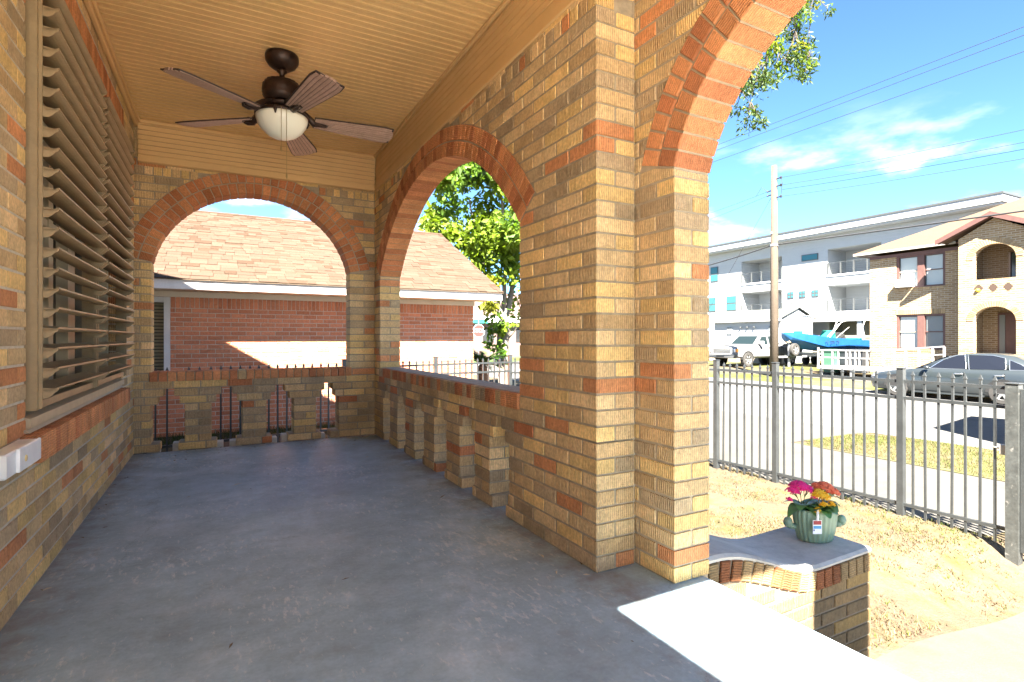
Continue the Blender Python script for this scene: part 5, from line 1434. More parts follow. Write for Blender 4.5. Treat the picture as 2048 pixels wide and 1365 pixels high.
m.box(TX + 0.6, TX + 0.9, by0 + .25, by1 - .25, -0.8, 5.0); m.box(BX + 0.25, TX + 0.6, by0 + .25, by1 - .25, 2.45, 2.65); m.box(BX + .25, TX + .6, by0 + .25, by1 - .25, 0.1, 0.28)
bay = m.build("entry_bay", tanb, TB)
def bay_ring(zs, rise=0.56):
    m = MB(); n = 30
    for i in range(n):
        a0, a1 = PI * i / n, PI * (i + 1) / n; am = .012
        def q(r, a): return (bc + (ahw + r) * math.cos(a), zs + (rise + r) * math.sin(a))
        m.prism([q(0.0, a0 + am), q(0.0, a1 - am), q(0.22, a1 - am), q(0.22, a0 + am)], lambda u, w, v: (v, u, w), BX - 0.02, BX + 0.1)
    o = m.build("arch_ring", bpy.data.materials["soldier_brick"], TB); o["kind"] = "stuff"
bay_ring(1.66); bay_ring(4.10)
voidm = M("dark_void", (0.05, 0.03, 0.02), rough=0.9)
for cyy in (10.31, 9.85, 9.39):
    m = MB()
    for (hw2, z0, z1) in ((0.05, 2.80, 3.11), (0.10, 2.86, 3.06), (0.14, 2.915, 3.0)): m.box(BX - 0.004 - hw2 * 0.01, BX + 0.01, cyy - hw2, cyy + hw2, z0, z1)
    m.build("pierced_cross", voidm, bay)
MB().ball((BX - 0.02, 10.33, 2.88), 0.075, 8).build("vent_ornament", M("yellow_paint", (0.75, 0.5, 0.03), rough=0.5), bay)
# bay gable roof with brown bargeboards
m = MB()
for s_ in (1, -1):
    y0, y1 = bc + s_ * 1.78, bc
    m.loft([[(BX - 0.32, y0, 4.92), (BX - 0.32, y0, 5.02), (TX + 4, y0, 5.02), (TX + 4, y0, 4.92)], [(BX - 0.32, y1 + s_ * .001, 5.76), (BX - 0.32, y1 + s_ * .001, 5.87), (TX + 4, y1 + s_ * .001, 5.87), (TX + 4, y1 + s_ * .001, 5.76)]])
m.build("bay_roof", tanroof, TB)
for s_ in (1, -1):
    m = MB(); y0, y1 = bc + s_ * 1.83, bc
    m.loft([[(BX - 0.36, y0, 4.84), (BX - 0.36, y0, 5.03), (BX - 0.325, y0, 5.03), (BX - 0.325, y0, 4.84)], [(BX - 0.36, y1 + s_ * .001, 5.68), (BX - 0.36, y1 + s_ * .001, 5.88), (BX - 0.325, y1 + s_ * .001, 5.88), (BX - 0.325, y1 + s_ * .001, 5.68)]])
    m.build("bargeboard", brown_t, TB)
    m = MB()
    m.loft([[(BX - 0.321, y0, 4.88), (BX - 0.321, y0, 4.90), (BX - 0.002, y0, 4.90), (BX - 0.002, y0, 4.88)], [(BX - 0.321, y1 + s_ * .001, 5.72), (BX - 0.321, y1 + s_ * .001, 5.74), (BX - 0.002, y1 + s_ * .001, 5.74), (BX - 0.002, y1 + s_ * .001, 5.72)]])
    m.build("soffit", brown_t, TB)
# doors in the bay
dr = MB().box(TX + 0.54, TX + 0.598, 8.95, 10.22, 0.285, 2.0).build("door", brown_t, TB)
for (a, b) in ((9.98, 10.16), ):
    MB().box(TX + 0.52, TX + 0.539, a, b, 0.35, 1.92).build("sidelight", screen_g, dr)
for i in range(5):
    for (a, b) in ((9.42, 9.60), (9.16, 9.36)): MB().box(TX + 0.52, TX + 0.539, a, b, 0.45 + i * 0.29, 0.69 + i * 0.29).build("pane", screen_g if i % 2 else glass_dark, dr)
MB().box(TX + 0.50, TX + 0.518, 9.41, 9.59, 1.28, 1.58).build("notice", white_pl, dr)
text("0333", 0.2, "house_number", wh_p, TB, (TX + 0.53, 9.40, 2.08), (PI / 2, 0, -PI / 2))
uw = MB().box(TX + 0.56, TX + 0.598, 9.0, 9.86, 3.32, 4.42).build("window", glass_dark, TB)
for a in (9.0, 9.43, 9.80): MB().box(TX + 0.50, TX + 0.559, a, a + 0.06, 3.32, 4.42).build("frame", M("dusty_frame", (0.33, 0.26, 0.22), rough=.7) if "dusty_frame" not in bpy.data.materials else bpy.data.materials["dusty_frame"], uw)
MB().box(TX + 0.50, TX + 0.559, 9.07, 9.42, 3.62, 3.70).build("frame", bpy.data.materials["dusty_frame"], uw)
m = MB(); m.prism([(9.08, 3.72), (9.40, 3.72), (9.30, 3.95), (9.34, 4.15), (9.22, 4.40), (9.08, 4.40)], lambda u, w, v: (v, u, w), TX + 0.548, TX + 0.555); m.build("torn_blind", blind_w, uw)
ac = thing("air_conditioner", "white window air conditioner hanging from the upper window of the tan brick building", "air conditioner", (TX - 0.1, 13.25, 3.27))
MB().box(TX - 0.30, TX + 0.09, 13.02, 13.62, 3.275, 3.62, c=0.015).build("casing", white_pl, ac)
MB().box(TX - 0.312, TX - 0.301, 13.18, 13.58, 3.32, 3.58).build("coil_grille", galv, ac)

# ramp with white rails, bins
rp = thing("ramp", "white-railed wooden ramp with lattice of posts in front of the tan brick building", "ramp", (25.3, 13.5, -0.65))
ramp_w = M("ramp_white", (0.22, 0.215, 0.21), rough=0.6, nz=((6, 0.1),))
MB().box(24.9, 26.1, 11.4, 15.95, -0.45, -0.30).build("deck", ramp_w, rp)
for z in (0.40, 0.06):
    MB().box(24.95, 25.0, 13.6, 15.95, z, z + 0.06).build("rail", ramp_w, rp)
for i, y in enumerate((15.93, 15.72, 15.25, 14.98, 14.62, 14.45, 14.22, 14.05, 13.72)):
    MB().box(24.94, 25.01, y - 0.03, y + 0.03, -0.30, 0.46 if i else 0.55).build("post", ramp_w, rp)
for (y) in (15.8, 14.4, 12.6, 11.8): MB().box(24.96, 25.06, y - 0.05, y + 0.05, -0.75, -0.45).build("leg", ramp_w, rp)
MB().loft([[(25.8, 13.6, 0.40), (25.85, 13.6, 0.40), (25.85, 13.6, 0.46), (25.8, 13.6, 0.46)], [(25.8, 11.2, 0.62), (25.85, 11.2, 0.62), (25.85, 11.2, 0.68), (25.8, 11.2, 0.68)]]).build("rail", ramp_w, rp)
MB().loft([[(25.8, 13.6, 0.10), (25.85, 13.6, 0.10), (25.85, 13.6, 0.15), (25.8, 13.6, 0.15)], [(25.8, 11.2, 0.30), (25.85, 11.2, 0.30), (25.85, 11.2, 0.35), (25.8, 11.2, 0.35)]]).build("rail", ramp_w, rp)
for i, y in enumerate((13.5, 13.05, 12.6, 12.1, 11.6, 11.2)):
    MB().box(25.79, 25.86, y - 0.035, y + 0.035, -0.30, 0.42 + (13.5 - y) * 0.095).build("post", ramp_w, rp)
MB().box(25.7, 27.2, 9.3, 10.3, 0.20, 0.30).build("landing_board", M("weathered_board", (0.42, 0.40, 0.33), rough=0.9), rp)
binm = {'green': M("bin_green", (0.05, 0.13, 0.085), rough=0.5), 'black': M("bin_black", (0.02, 0.024, 0.03), rough=0.45)}
def bin_(label, x, y, col):
    t = thing("trash_bin", label, "trash bin", (x, y, -0.68), group="wheeled trash bins by the ramp")
    m = MB(); m.loft([[(x + sx * a, y + sy * a, z) for sx, sy in ((-1, -1), (1, -1), (1, 1), (-1, 1))] for a, z in ((0.25, -0.64), (0.33, 0.30), (0.35, 0.32), (0.35, 0.36))]); m.build("body", binm[col], t)
    m = MB(); m.loft([[(x + sx * a, y + sy * a, z) for sx, sy in ((-1, -1), (1, -1), (1, 1), (-1, 1))] for a, z in ((0.37, 0.365), (0.37, 0.40), (0.25, 0.46))]); m.build("lid", binm[col], t)
    for s_ in (-.22, .22): MB().lathe([(0.001, -.04), (0.12, -.04), (0.12, .04), (0.001, .04)], 12, (x + 0.25, y + s_, -0.56), ax='y').build("wheel", tyre_m, t)
tyre_m = M("tyre_rubber", (0.035, 0.033, 0.031), rough=0.85)
bin_("dark green wheeled trash bin behind the white ramp rails, left of the black bins", 25.75, 15.75, 'green')
bin_("black trash bin behind the ramp, next to the green one", 26.1, 15.35, 'black')
bin_("black trash bin right against the corner of the tan brick building", 26.75, 15.05, 'black')

# ------------------------------------------------------------------ vehicles
rim_m = M("wheel_alloy", (0.55, 0.55, 0.54), rough=0.3, metal=0.7)
chrome = M("chrome_trim", (0.7, 0.7, 0.7), rough=0.15, metal=0.9)
tint = M("tinted_glass", (0.010, 0.012, 0.018), rough=0.05, spec=0.3)
lamp_c = M("lamp_clear", (0.7, 0.7, 0.68), rough=0.12, spec=0.8); lamp_a = M("lamp_amber", (0.75, 0.30, 0.08), rough=0.2); lamp_r = M("lamp_red", (0.45, 0.02, 0.02), rough=0.2)
black_pl = M("black_trim", (0.018, 0.018, 0.018), rough=0.6)
def wheel(parent, x, y, r, w, side, spokes=7):
    """local car frame: x forward, y left"""
    wh = MB().lathe([(r * 0.62, -w / 2), (r * 0.93, -w / 2), (r, -w * .35), (r, w * .35), (r * 0.93, w / 2), (r * 0.62, w / 2), (r * 0.62, -w / 2)], 28, (x, y, r), ax='y', caps=False).build("wheel", tyre_m, parent, local=True, smooth=False)
    s_ = 1 if side > 0 else -1
    m = MB(); m.lathe([(r * .66, 0.0), (r * .66, s_ * w * .46), (r * .60, s_ * w * .47), (r * .58, s_ * w * .30)], 28, (x, y, r), ax='y', caps=False); m.build("rim", rim_m, wh, local=True)
    m = MB()
    for k in range(spokes):
        a = 2 * PI * k / spokes; ca, sa = math.cos(a), math.sin(a)
        def q(rr, t, d): return (x + rr * ca - t * sa, y + s_ * d, r + rr * sa + t * ca)
        m.loft([[q(r * .08, -r * .10, w * .40), q(r * .08, r * .10, w * .40), q(r * .08, r * .10, w * .30), q(r * .08, -r * .10, w * .30)], [q(r * .61, -r * .075, w * .46), q(r * .61, r * .075, w * .46), q(r * .61, r * .075, w * .36), q(r * .61, -r * .075, w * .36)]])
    m.lathe([(0.001, s_ * w * .43), (r * .15, s_ * w * .42), (r * .16, s_ * w * .30)], 12, (x, y, r), ax='y')
    m.build("spokes", rim_m, wh, local=True)
    MB().lathe([(0.001, s_ * w * .05), (r * .6, s_ * w * .06)], 20, (x, y, r), ax='y').build("brake_disc", black_pl, wh, local=True)
def body_loft(stations):
    """x, half width, z bottom, z shoulder, z top, top half width"""
    rings = []
    for (x, w, zb, zs, zt, tw_) in stations:
        h = [(w * 0.90, zb), (w * 0.985, zb + 0.10), (w, zb + (zs - zb) * 0.55), (w * 0.985, zs), (w * .94, zs + (zt - zs) * .55), (tw_, zt)]
        rings.append([(x, y, z) for y, z in h] + [(x, -y, z) for y, z in reversed(h)])
    return rings
def well(parent, x, y, r, side, mat=None):
    m = MB(); n = 20; s_ = side
    for i in range(n):
        a0, a1 = PI * i / n, PI * (i + 1) / n
        m.prism([(x + r * math.cos(a0), r0z + r * math.sin(a0)), (x + r * math.cos(a1), r0z + r * math.sin(a1)), (x, r0z - 0.02)], lambda u, w, v: (u, y + s_ * v, w), -0.10, 0.006)
    m.build("wheel_arch", mat or black_pl, parent, local=True)
# -- charcoal sedan, nose toward +Y
carp = M("car_paint_charcoal", (0.045, 0.055, 0.06), rough=0.28, metal=0.45, spec=0.6, coat=0.6)
car = thing("parked_car", "charcoal grey four-door sedan with chrome window line parked at the far kerb", "car", (21.0, 8.55, -0.945), rz=PI / 2)
st = [(2.50, 0.55, 0.32, 0.55, 0.60, 0.50), (2.44, 0.74, 0.24, 0.58, 0.66, 0.62), (2.25, 0.86, 0.20, 0.64, 0.74, 0.70), (1.8, 0.91, 0.18, 0.70, 0.83, 0.74), (1.2, 0.925, 0.18, 0.78, 0.92, 0.76), (0.75, 0.925, 0.18, 0.84, 0.965, 0.78), (0, 0.925, 0.18, 0.86, 0.97, 0.80), (-1.0, 0.925, 0.18, 0.87, 0.985, 0.80), (-1.7, 0.92, 0.19, 0.87, 1.01, 0.76), (-2.2, 0.88, 0.22, 0.84, 1.0, 0.72), (-2.45, 0.80, 0.27, 0.80, 0.95, 0.66), (-2.55, 0.68, 0.36, 0.74, 0.86, 0.56)]
MB().loft(body_loft(st)).build("body", carp, car, local=True, smooth=True)
gh = [(1.05, 0.72, 0.935, 0.74, 0.95), (0.55, 0.72, 0.95, 0.63, 1.20), (0.18, 0.745, 0.96, 0.575, 1.37), (-0.35, 0.76, 0.965, 0.56, 1.465), (-0.9, 0.76, 0.97, 0.56, 1.47), (-1.4, 0.74, 0.98, 0.56, 1.40), (-1.8, 0.70, 0.99, 0.58, 1.21), (-2.12, 0.66, 1.0, 0.62, 1.03)]
rings = [[(x, wb, zb), (x, wt_ + (wb - wt_) * .12, zb + (zt - zb) * .88), (x, wt_ * .86, zt), (x, -wt_ * .86, zt), (x, -(wt_ + (wb - wt_) * .12), zb + (zt - zb) * .88), (x, -wb, zb)] for (x, wb, zb, wt_, zt) in gh]
MB().loft(rings).build("cabin", carp, car, local=True, smooth=True)
def gl_side(x, z):   # y of the cabin side at x, z
    for i in range(len(gh) - 1):
        if gh[i][0] >= x >= gh[i + 1][0]:
            f = (gh[i][0] - x) / (gh[i][0] - gh[i + 1][0]); wb, zb, wt_, zt = [gh[i][j] + (gh[i + 1][j] - gh[i][j]) * f for j in (1, 2, 3, 4)]
            h = (z - zb) / max(.05, (zt - zb) * .88); return wb + (wt_ + (wb - wt_) * .12 - wb) * min(1, h)
    return 0.7
wins = [[(0.62, 0.985), (-0.33, 0.99), (-0.33 + 0.10, 1.40), (-0.05, 1.385), (0.30, 1.24)], [(-0.45, 0.99), (-1.28, 1.005), (-1.22, 1.33), (-0.95, 1.40), (-0.36, 1.405)], [(-1.40, 1.01), (-1.80, 1.02), (-1.62, 1.16), (-1.36, 1.28)]]
for s_ in (1, -1):
    for poly in wins:
        n = len(poly); cx, cz = sum(p[0] for p in poly) / n, sum(p[1] for p in poly) / n
        m = MB(); m.add([(x, s_ * (gl_side(x, z) + 0.012), z) for x, z in poly] + [(cx, s_ * (gl_side(cx, cz) + 0.014), cz)], [(i, (i + 1) % n, n) for i in range(n)])
        g_ = m.build("window", tint, car, local=True, recalc=False)
        m = MB(); big = [(cx + (x - cx) * 1.06, cz + (z - cz) * 1.10) for x, z in poly]
        m.tube([(x, s_ * (gl_side(x, z) + 0.008), z) for x, z in big + big[:1]], 0.011, 5); m.build("frame", chrome, g_, local=True)
    for hx in (-0.22, -1.22): MB().tube([(hx + .11, s_ * .93, .83), (hx + .08, s_ * .95, .835), (hx - .08, s_ * .95, .84), (hx - .11, s_ * .93, .84)], 0.016, 6).build("door_handle", chrome, car, local=True)
    for dx in (0.78, -0.36, -1.34): MB().box(dx - 0.004, dx + 0.004, s_ * .915 if s_ > 0 else -.930, .930 if s_ > 0 else -.915, 0.30, 0.90).build("door_gap", black_pl, car, local=True)
    m = MB(); m.ball((0.62, s_ * 0.98, 1.0), 0.085, 10, sz=0.7); m.build("mirror", carp, car, local=True, smooth=True)
    m = MB(); m.loft([[(2.30, s_ * 0.82, 0.60), (2.30, s_ * 0.66, 0.70), (2.32, s_ * .60, .74), (2.32, s_ * .80, .70)], [(2.47, s_ * 0.70, 0.56), (2.47, s_ * .60, .62), (2.45, s_ * .58, .67), (2.44, s_ * .72, .65)]]); m.build("headlight", lamp_c, car, local=True)
    MB().box(-2.50, -2.30, s_ * .62 - .1, s_ * .62 + .1, .70, .86, c=.02).build("tail_light", lamp_r, car, local=True)
    for wx in (1.53, -1.28):
        r0z = 0.335; well(car, wx, s_ * 0.925, 0.40, s_); wheel(car, wx, s_ * 0.83, 0.335, 0.21, s_, 6)
    MB().box(-0.85, 1.05, s_ * .90 - .02, s_ * .90 + .02, 0.17, 0.22).build("side_skirt", carp, car, local=True)
m = MB(); m.add([(1.0, .66, .962), (1.0, -.66, .962), (.24, -.50, 1.36), (.24, .50, 1.36)], [(0, 1, 2, 3)]); m.v = [(x + .012, y, z + .014) for x, y, z in m.v]; m.build("windscreen", tint, car, local=True, recalc=False)
# -- white crew-cab pickup, nose toward -X
trp = M("truck_paint_white", (0.16, 0.16, 0.165), rough=0.4, spec=0.3)
TRZ = -0.68
trk = thing("pickup_truck", "white crew-cab pickup truck parked facing the street beside the blue boat", "truck", (28.85, 22.35, TRZ), rz=PI)
# stations from front (x = +3) to tail (x = -3.05)
st = [(2.98, 0.80, 0.62, 0.98, 1.04, 0.70), (2.90, 0.94, 0.52, 1.02, 1.12, 0.78), (2.4, 1.00, 0.50, 1.06, 1.19, 0.84), (1.5, 1.01, 0.50, 1.10, 1.25, 0.88), (1.1, 1.01, 0.50, 1.12, 1.27, 0.90), (-1.20, 1.01, 0.50, 1.12, 1.26, 0.92)]
MB().loft(body_loft(st)).build("body", trp, trk, local=True)
st = [(-1.23, 1.01, 0.52, 1.10, 1.30, 0.96), (-2.0, 1.01, 0.52, 1.10, 1.30, 0.96), (-3.0, 1.0, 0.55, 1.10, 1.30, 0.95), (-3.05, 0.97, 0.58, 1.10, 1.28, 0.93)]
MB().loft(body_loft(st)).build("cargo_bed", trp, trk, local=True)
MB().box(-2.98, -1.27, -0.90, 0.90, 1.302, 1.31).build("bed_liner", black_pl, trk, local=True)
gh = [(1.32, 0.88, 1.26, 0.86, 1.27), (0.60, 0.90, 1.26, 0.74, 1.80), (0.35, 0.91, 1.26, 0.73, 1.90), (-0.3, 0.91, 1.26, 0.73, 1.93), (-0.95, 0.91, 1.26, 0.73, 1.90), (-1.20, 0.90, 1.26, 0.74, 1.80), (-1.28, 0.90, 1.26, 0.80, 1.40)]
rings = [[(x, wb, zb), (x, wt_ + (wb - wt_) * .12, zb + (zt - zb) * .88), (x, wt_ * .88, zt), (x, -wt_ * .88, zt), (x, -(wt_ + (wb - wt_) * .12), zb + (zt - zb) * .88), (x, -wb, zb)] for (x, wb, zb, wt_, zt) in gh]
MB().loft(rings).build("cab", trp, trk, local=True)
tglass = M("truck_glass", (0.012, 0.02, 0.022), rough=0.05, spec=0.25)
for s_ in (1, -1):
    for poly in ([(0.98, 1.29), (0.12, 1.29), (0.12, 1.77), (0.52, 1.75)], [(-0.04, 1.29), (-0.92, 1.30), (-0.84, 1.72), (-0.6, 1.78), (-0.04, 1.78)]):
        n = len(poly); cx, cz = sum(p[0] for p in poly) / n, sum(p[1] for p in poly) / n
        m = MB(); m.add([(x, s_ * (gl_side(x, z) + 0.014), z) for x, z in poly] + [(cx, s_ * (gl_side(cx, cz) + 0.016), cz)], [(i, (i + 1) % n, n) for i in range(n)])
        m.build("window", tglass, trk, local=True, recalc=False)
    for hx in (0.06, -1.0): MB().box(hx - .12, hx + .1, s_ * 1.015 - .015, s_ * 1.015 + .015, 1.08, 1.115, c=.008).build("door_handle", black_pl, trk, local=True)
    for dx in (1.12, 0.03, -1.02): MB().box(dx - 0.005, dx + 0.005, s_ * 1.008 - .006, s_ * 1.008 + .006, 0.56, 1.2).build("door_gap", M("gap_grey", (.02, .02, .02)) if "gap_grey" not in bpy.data.materials else bpy.data.materials["gap_grey"], trk, local=True)
    MB().box(0.86, 1.02, s_ * 1.13 - .12, s_ * 1.13 + .12, 1.28, 1.50, c=.03).build("mirror", trp, trk, local=True)
    MB().box(2.70, 2.955, s_ * .80 - .16, s_ * .80 + .13, .84, 1.06, c=.03).build("headlight", lamp_c, trk, local=True)
    MB().box(2.60, 2.93, s_ * .945 - .035, s_ * .945 + .02, .86, 1.05, c=.01).build("turn_signal", lamp_a, trk, local=True)
    MB().box(-3.075, -2.93, s_ * .93 - .06, s_ * .93 + .06, .86, 1.22, c=.015).build("tail_light", lamp_r, trk, local=True)
    for wx in (1.95, -1.95):
        r0z = 0.42; well(trk, wx, s_ * 1.008, 0.50, s_); wheel(trk, wx, s_ * 0.90, 0.42, 0.27, s_, 6)
MB().box(2.90, 2.985, -.60, .60, .80, 1.05, c=.02).build("grille", M("grille_grey", (.03, .03, .03), rough=.5), trk, local=True)
for z in (.86, .93, 1.0): MB().box(2.986, 3.0, -.58, .58, z - .012, z + .012).build("grille_bar", chrome, trk, local=True)
MB().box(2.86, 3.12, -.98, .98, .50, .74, c=.04).build("bumper", M("bumper_silver", (.12, .12, .12), rough=.4, metal=.3), trk, local=True)
MB().box(3.10, 3.125, -.28, .28, .56, .66).build("air_intake", black_pl, trk, local=True)
MB().box(-3.2, -3.06, -.92, .92, .55, .70, c=.03).build("bumper", chrome, trk, local=True)
m = MB(); m.add([(1.26, .78, 1.29), (1.26, -.78, 1.29), (.66, -.66, 1.77), (.66, .66, 1.77)], [(0, 1, 2, 3)]); m.v = [(x + .02, y, z + .018) for x, y, z in m.v]; m.build("windscreen", tglass, trk, local=True, recalc=False)
# -- blue boat on its trailer, bow toward -X
bluep = M("boat_blue", (0.012, 0.075, 0.22), rough=0.35, spec=0.5, nz=((3, 0.12),)); blued = M("boat_bottom_blue", (0.012, 0.10, 0.26), rough=0.5); bpad = M("boat_white_tube", (0.45, 0.44, 0.42), rough=0.4); tealc = M("boat_teal", (0.012, 0.20, 0.14), rough=0.6)
BZ = -0.65
boat = thing("boat", "bright blue motor boat with white frame tubes and teal seats on a trailer", "boat", (31.75, 20.05, BZ), rz=PI)
bs = [(3.55, 0.06, 1.86, 1.98), (3.2, 0.40, 1.42, 1.95), (2.6, 0.72, 1.14, 1.88), (1.8, 0.94, 0.97, 1.78), (0.8, 1.04, 0.88, 1.68), (-1.0, 1.06, 0.82, 1.58), (-2.6, 1.02, 0.82, 1.52), (-3.4, 0.98, 0.84, 1.50)]
CF = lambda x: 0.16 + 0.30 * S(-1.0, 3.0, x)
m = MB(); m.loft([[(x, 0, zk), (x, w * .62, zk + (zt - zk) * CF(x) * .5), (x, w * .93, zk + (zt - zk) * CF(x)), (x, w, zt), (x, w * .92, zt), (x, w * .8, zt - (zt - zk) * .4), (x, -w * .8, zt - (zt - zk) * .4), (x, -w * .92, zt), (x, -w, zt), (x, -w * .93, zk + (zt - zk) * CF(x)), (x, -w * .62, zk + (zt - zk) * CF(x) * .5)] for x, w, zk, zt in bs])
n_ = len(bs) - 1
hull = m.build("hull", [bluep, blued], boat, local=True)
for i_, p in enumerate(hull.data.polygons):
    if i_ < 77 and i_ % 11 in (0, 1, 9, 10): p.material_index = 1
text("TX 2771 ZY", 0.26, "registration", M("boat_lettering", (0.02, 0.03, 0.06), rough=.5), boat, (0.6, 1.05, 1.38), (PI / 2 - 0.06, 0, PI))
for (pts, r) in (([(2.3, .5, 1.75), (2.35, .5, 2.7), (1.9, .5, 2.95)], .025), ([(2.3, -.5, 1.75), (2.35, -.5, 2.7), (1.9, -.5, 2.95)], .025), ([(2.35, .55, 2.72), (1.0, .55, 2.86), (-0.2, .55, 3.02)], .035), ([(2.35, -.55, 2.72), (1.0, -.55, 2.86), (-0.2, -.55, 3.02)], .035), ([(.6, .8, 1.6), (-.6, .8, 2.55), (-1.4, .8, 2.75)], .028), ([(.4, .5, 1.6), (-.9, .5, 2.5)], .02),
                ([(-1.2, .8, 2.78), (-2.6, .8, 2.80)], .028), ([(-2.75, .85, 1.5), (-2.65, .85, 2.2), (-3.0, .85, 2.78)], .05), ([(-2.75, -.85, 1.5), (-2.65, -.85, 2.2), (-3.0, -.85, 2.78)], .05), ([(-.2, .7, 1.6), (-1.6, .7, 2.3)], .018), ([(.3, -.7, 1.6), (.1, -.7, 2.6)], .018)):
    MB().tube(pts, r * 0.65, 6).build("frame_tube", bpad, boat, local=True)
MB().box(-0.2, 2.3, -.6, .6, 2.90, 2.93).build("canopy_frame", M("canopy_grey", (.42, .41, .38), rough=.8), boat, local=True)
MB().loft([[(-.25, -.4, 1.5), (-.75, -.4, 1.5), (-.75, .4, 1.5), (-.25, .4, 1.5)], [(-.62, -.35, 2.08), (-.75, -.35, 2.1), (-.75, .35, 2.1), (-.62, .35, 2.08)]]).build("seat", tealc, boat, local=True)
MB().box(2.1, 2.35, -.2, .2, 1.85, 2.05, c=.03).build("bow_cushion", tealc, boat, local=True)
MB().box(-3.2, -2.5, -.7, .7, 1.52, 1.66, c=.05).build("seat", tealc, boat, local=True)
MB().loft([[(-1.2, -.35, 1.5), (-2.0, -.35, 1.5), (-2.0, .35, 1.5), (-1.2, .35, 1.5)], [(-1.4, -.25, 1.95), (-1.75, -.25, 1.98), (-1.75, .25, 1.98), (-1.4, .25, 1.95)]]).build("console", black_pl, boat, local=True)
tra = thing("boat_trailer", "galvanised boat trailer with a spare wheel carrying the blue boat", "trailer", (31.75, 20.05, BZ), rz=PI)
for s_ in (.55, -.55):
    MB().box(-3.0, 2.6, s_ - .04, s_ + .04, .55, .66).build("frame_rail", galv, tra, local=True)
    for wx in (-.6, .25): wheel(tra, wx, s_ * 1.5, .30, .18, 1 if s_ > 0 else -1, 5)
    MB().box(-1.05, .7, s_ * 1.5 - .12, s_ * 1.5 + .12, .62, .66).build("fender", galv, tra, local=True)
MB().box(2.5, 4.4, -.05, .05, .52, .62).build("tongue", galv, tra, local=True)
MB().box(3.0, 3.08, -.05, .05, 0.0, 1.45).build("winch_post", galv, tra, local=True)
MB().box(2.94, 3.2, -.16, .16, 1.36, 1.50, c=.03).build("winch", M("winch_rust", (.45, .33, .22), rough=.7), tra, local=True)
for xb in (-2.5, -1.0, 1.0): MB().box(xb - .05, xb + .05, -.9, .9, .67, .80).build("bunk", galv, tra, local=True)
wheel(tra, 3.05, .22, .36, .2, 1, 5); bpy.data.objects["boat_trailer"]
for o in list(tra.children):
    if o.name.startswith("wheel") and abs(o.data.vertices[0].co.x - 3.05) < .5 and o.data.vertices[0].co.y < .5:
        o.location = (0.0, .12, .62)

# ------------------------------------------------------------------ white apartment block
sid = M("white_siding", (0.36, 0.375, 0.38), rough=0.6, nz=((1.5, 0.03),))
def add_siding(m):
    nt = m.node_tree; L = nt.links; b = nt.nodes["Principled BSDF"]
    geo = node(nt, "ShaderNodeNewGeometry"); sp = node(nt, "ShaderNodeSeparateXYZ"); L.new(geo.outputs["Position"], sp.inputs[0])
    mu = node(nt, "ShaderNodeMath", operation='MULTIPLY'); mu.inputs[1].default_value = 1 / 0.22; L.new(sp.outputs["Z"], mu.inputs[0])
    fr = node(nt, "ShaderNodeMath", operation='FRACT'); L.new(mu.outputs[0], fr.inputs[0])
    bp = node(nt, "ShaderNodeBump"); bp.inputs["Distance"].default_value = 0.02; L.new(fr.outputs[0], bp.inputs["Height"]); L.new(bp.outputs[0], b.inputs["Normal"])
add_siding(sid)
whp = M("white_paint_smooth", (0.36, 0.375, 0.38), rough=0.55)
aq = M("aqua_glass", (0.035, 0.13, 0.15), rough=0.08, spec=0.4); frame_d = M("dark_bronze_frame", (0.06, 0.065, 0.065), rough=0.5)
WB = thing("apartment_building", "long white three-storey apartment building with balconies behind the tan one", "building", (43, 30, -0.65))
WX = 38.0
mod = [(20.0, 23.55), (27.13, 30.8), (34.4, 38.0), (41.6, 45.2)]
m = MB(); lo, hi = 14.0, 48.0
edges = [lo] + [v for ab in mod for v in ab] + [hi]
for i in range(0, len(edges), 2): m.box(WX, WX + 0.2, edges[i], edges[i + 1], 2.65 if edges[i] < 27 else -0.7, 8.25)
for a, b in mod:
    for z0, z1 in ((4.70, 5.33), (7.28, 8.25), (2.15, 2.72)): m.box(WX, WX + 0.2, a, b, z0, z1)
    m.box(WX + 2.2, WX + 2.4, a - .2, b + .2, -0.7, 8.25)
    m.box(WX + .2, WX + 2.2, a - .2, a, -0.7, 8.25); m.box(WX + .2, WX + 2.2, b, b + .2, -0.7, 8.25)
m.box(WX + 2.4, WX + 10, lo, hi, -0.7, 8.25)
m.build("wall", sid, WB)
for a, b in mod:
    for z in (5.28, 2.66, 7.3, 4.72):
        MB().box(WX + 0.2, WX + 2.2, a, b, z - .04, z + .0).build("balcony_slab", whp, WB)
    for z in (5.33, 2.72):
        MB().box(WX - 0.06, WX + 0.2, a - .05, b + .05, z + 0.001, z + 0.13).build("balcony_kerb", M("kerb_grey", (.55, .56, .56)) if "kerb_grey" not in bpy.data.materials else bpy.data.materials["kerb_grey"], WB)
        rl = MB().box(WX + .02, WX + .05, a, b, z + 0.95, z + 0.98).build("railing", frame_d, WB)
        n = 4
        for k in range(n + 1): MB().box(WX + .0, WX + .07, a + (b - a) * k / n - .04 if k else a + .02, a + (b - a) * k / n + .04 if k else a + .1, z + .13, z + .98).build("post", frame_d, rl)
        for q in range(5): MB().tube([(WX + .035, a, z + .28 + q * .14), (WX + .035, b, z + .28 + q * .14)], .006, 4).build("cable", frame_d, rl)
        dr_ = MB().box(WX + .5, WX + 1.5, a + .001, a + .03, z + .14, z + 1.9).build("door", frame_d, WB)
MB().box(WX - 0.82, WX + 11, lo - .5, hi + .5, 8.26, 8.36).build("soffit", whp, WB)
MB().box(WX - 0.95, WX + 11, lo - .6, hi + .6, 8.37, 8.78).build("fascia", whp, WB)
MB().box(WX - 1.0, WX + 11, lo - .65, hi + .65, 8.785, 8.90).build("roof_edge", frame_d, WB)
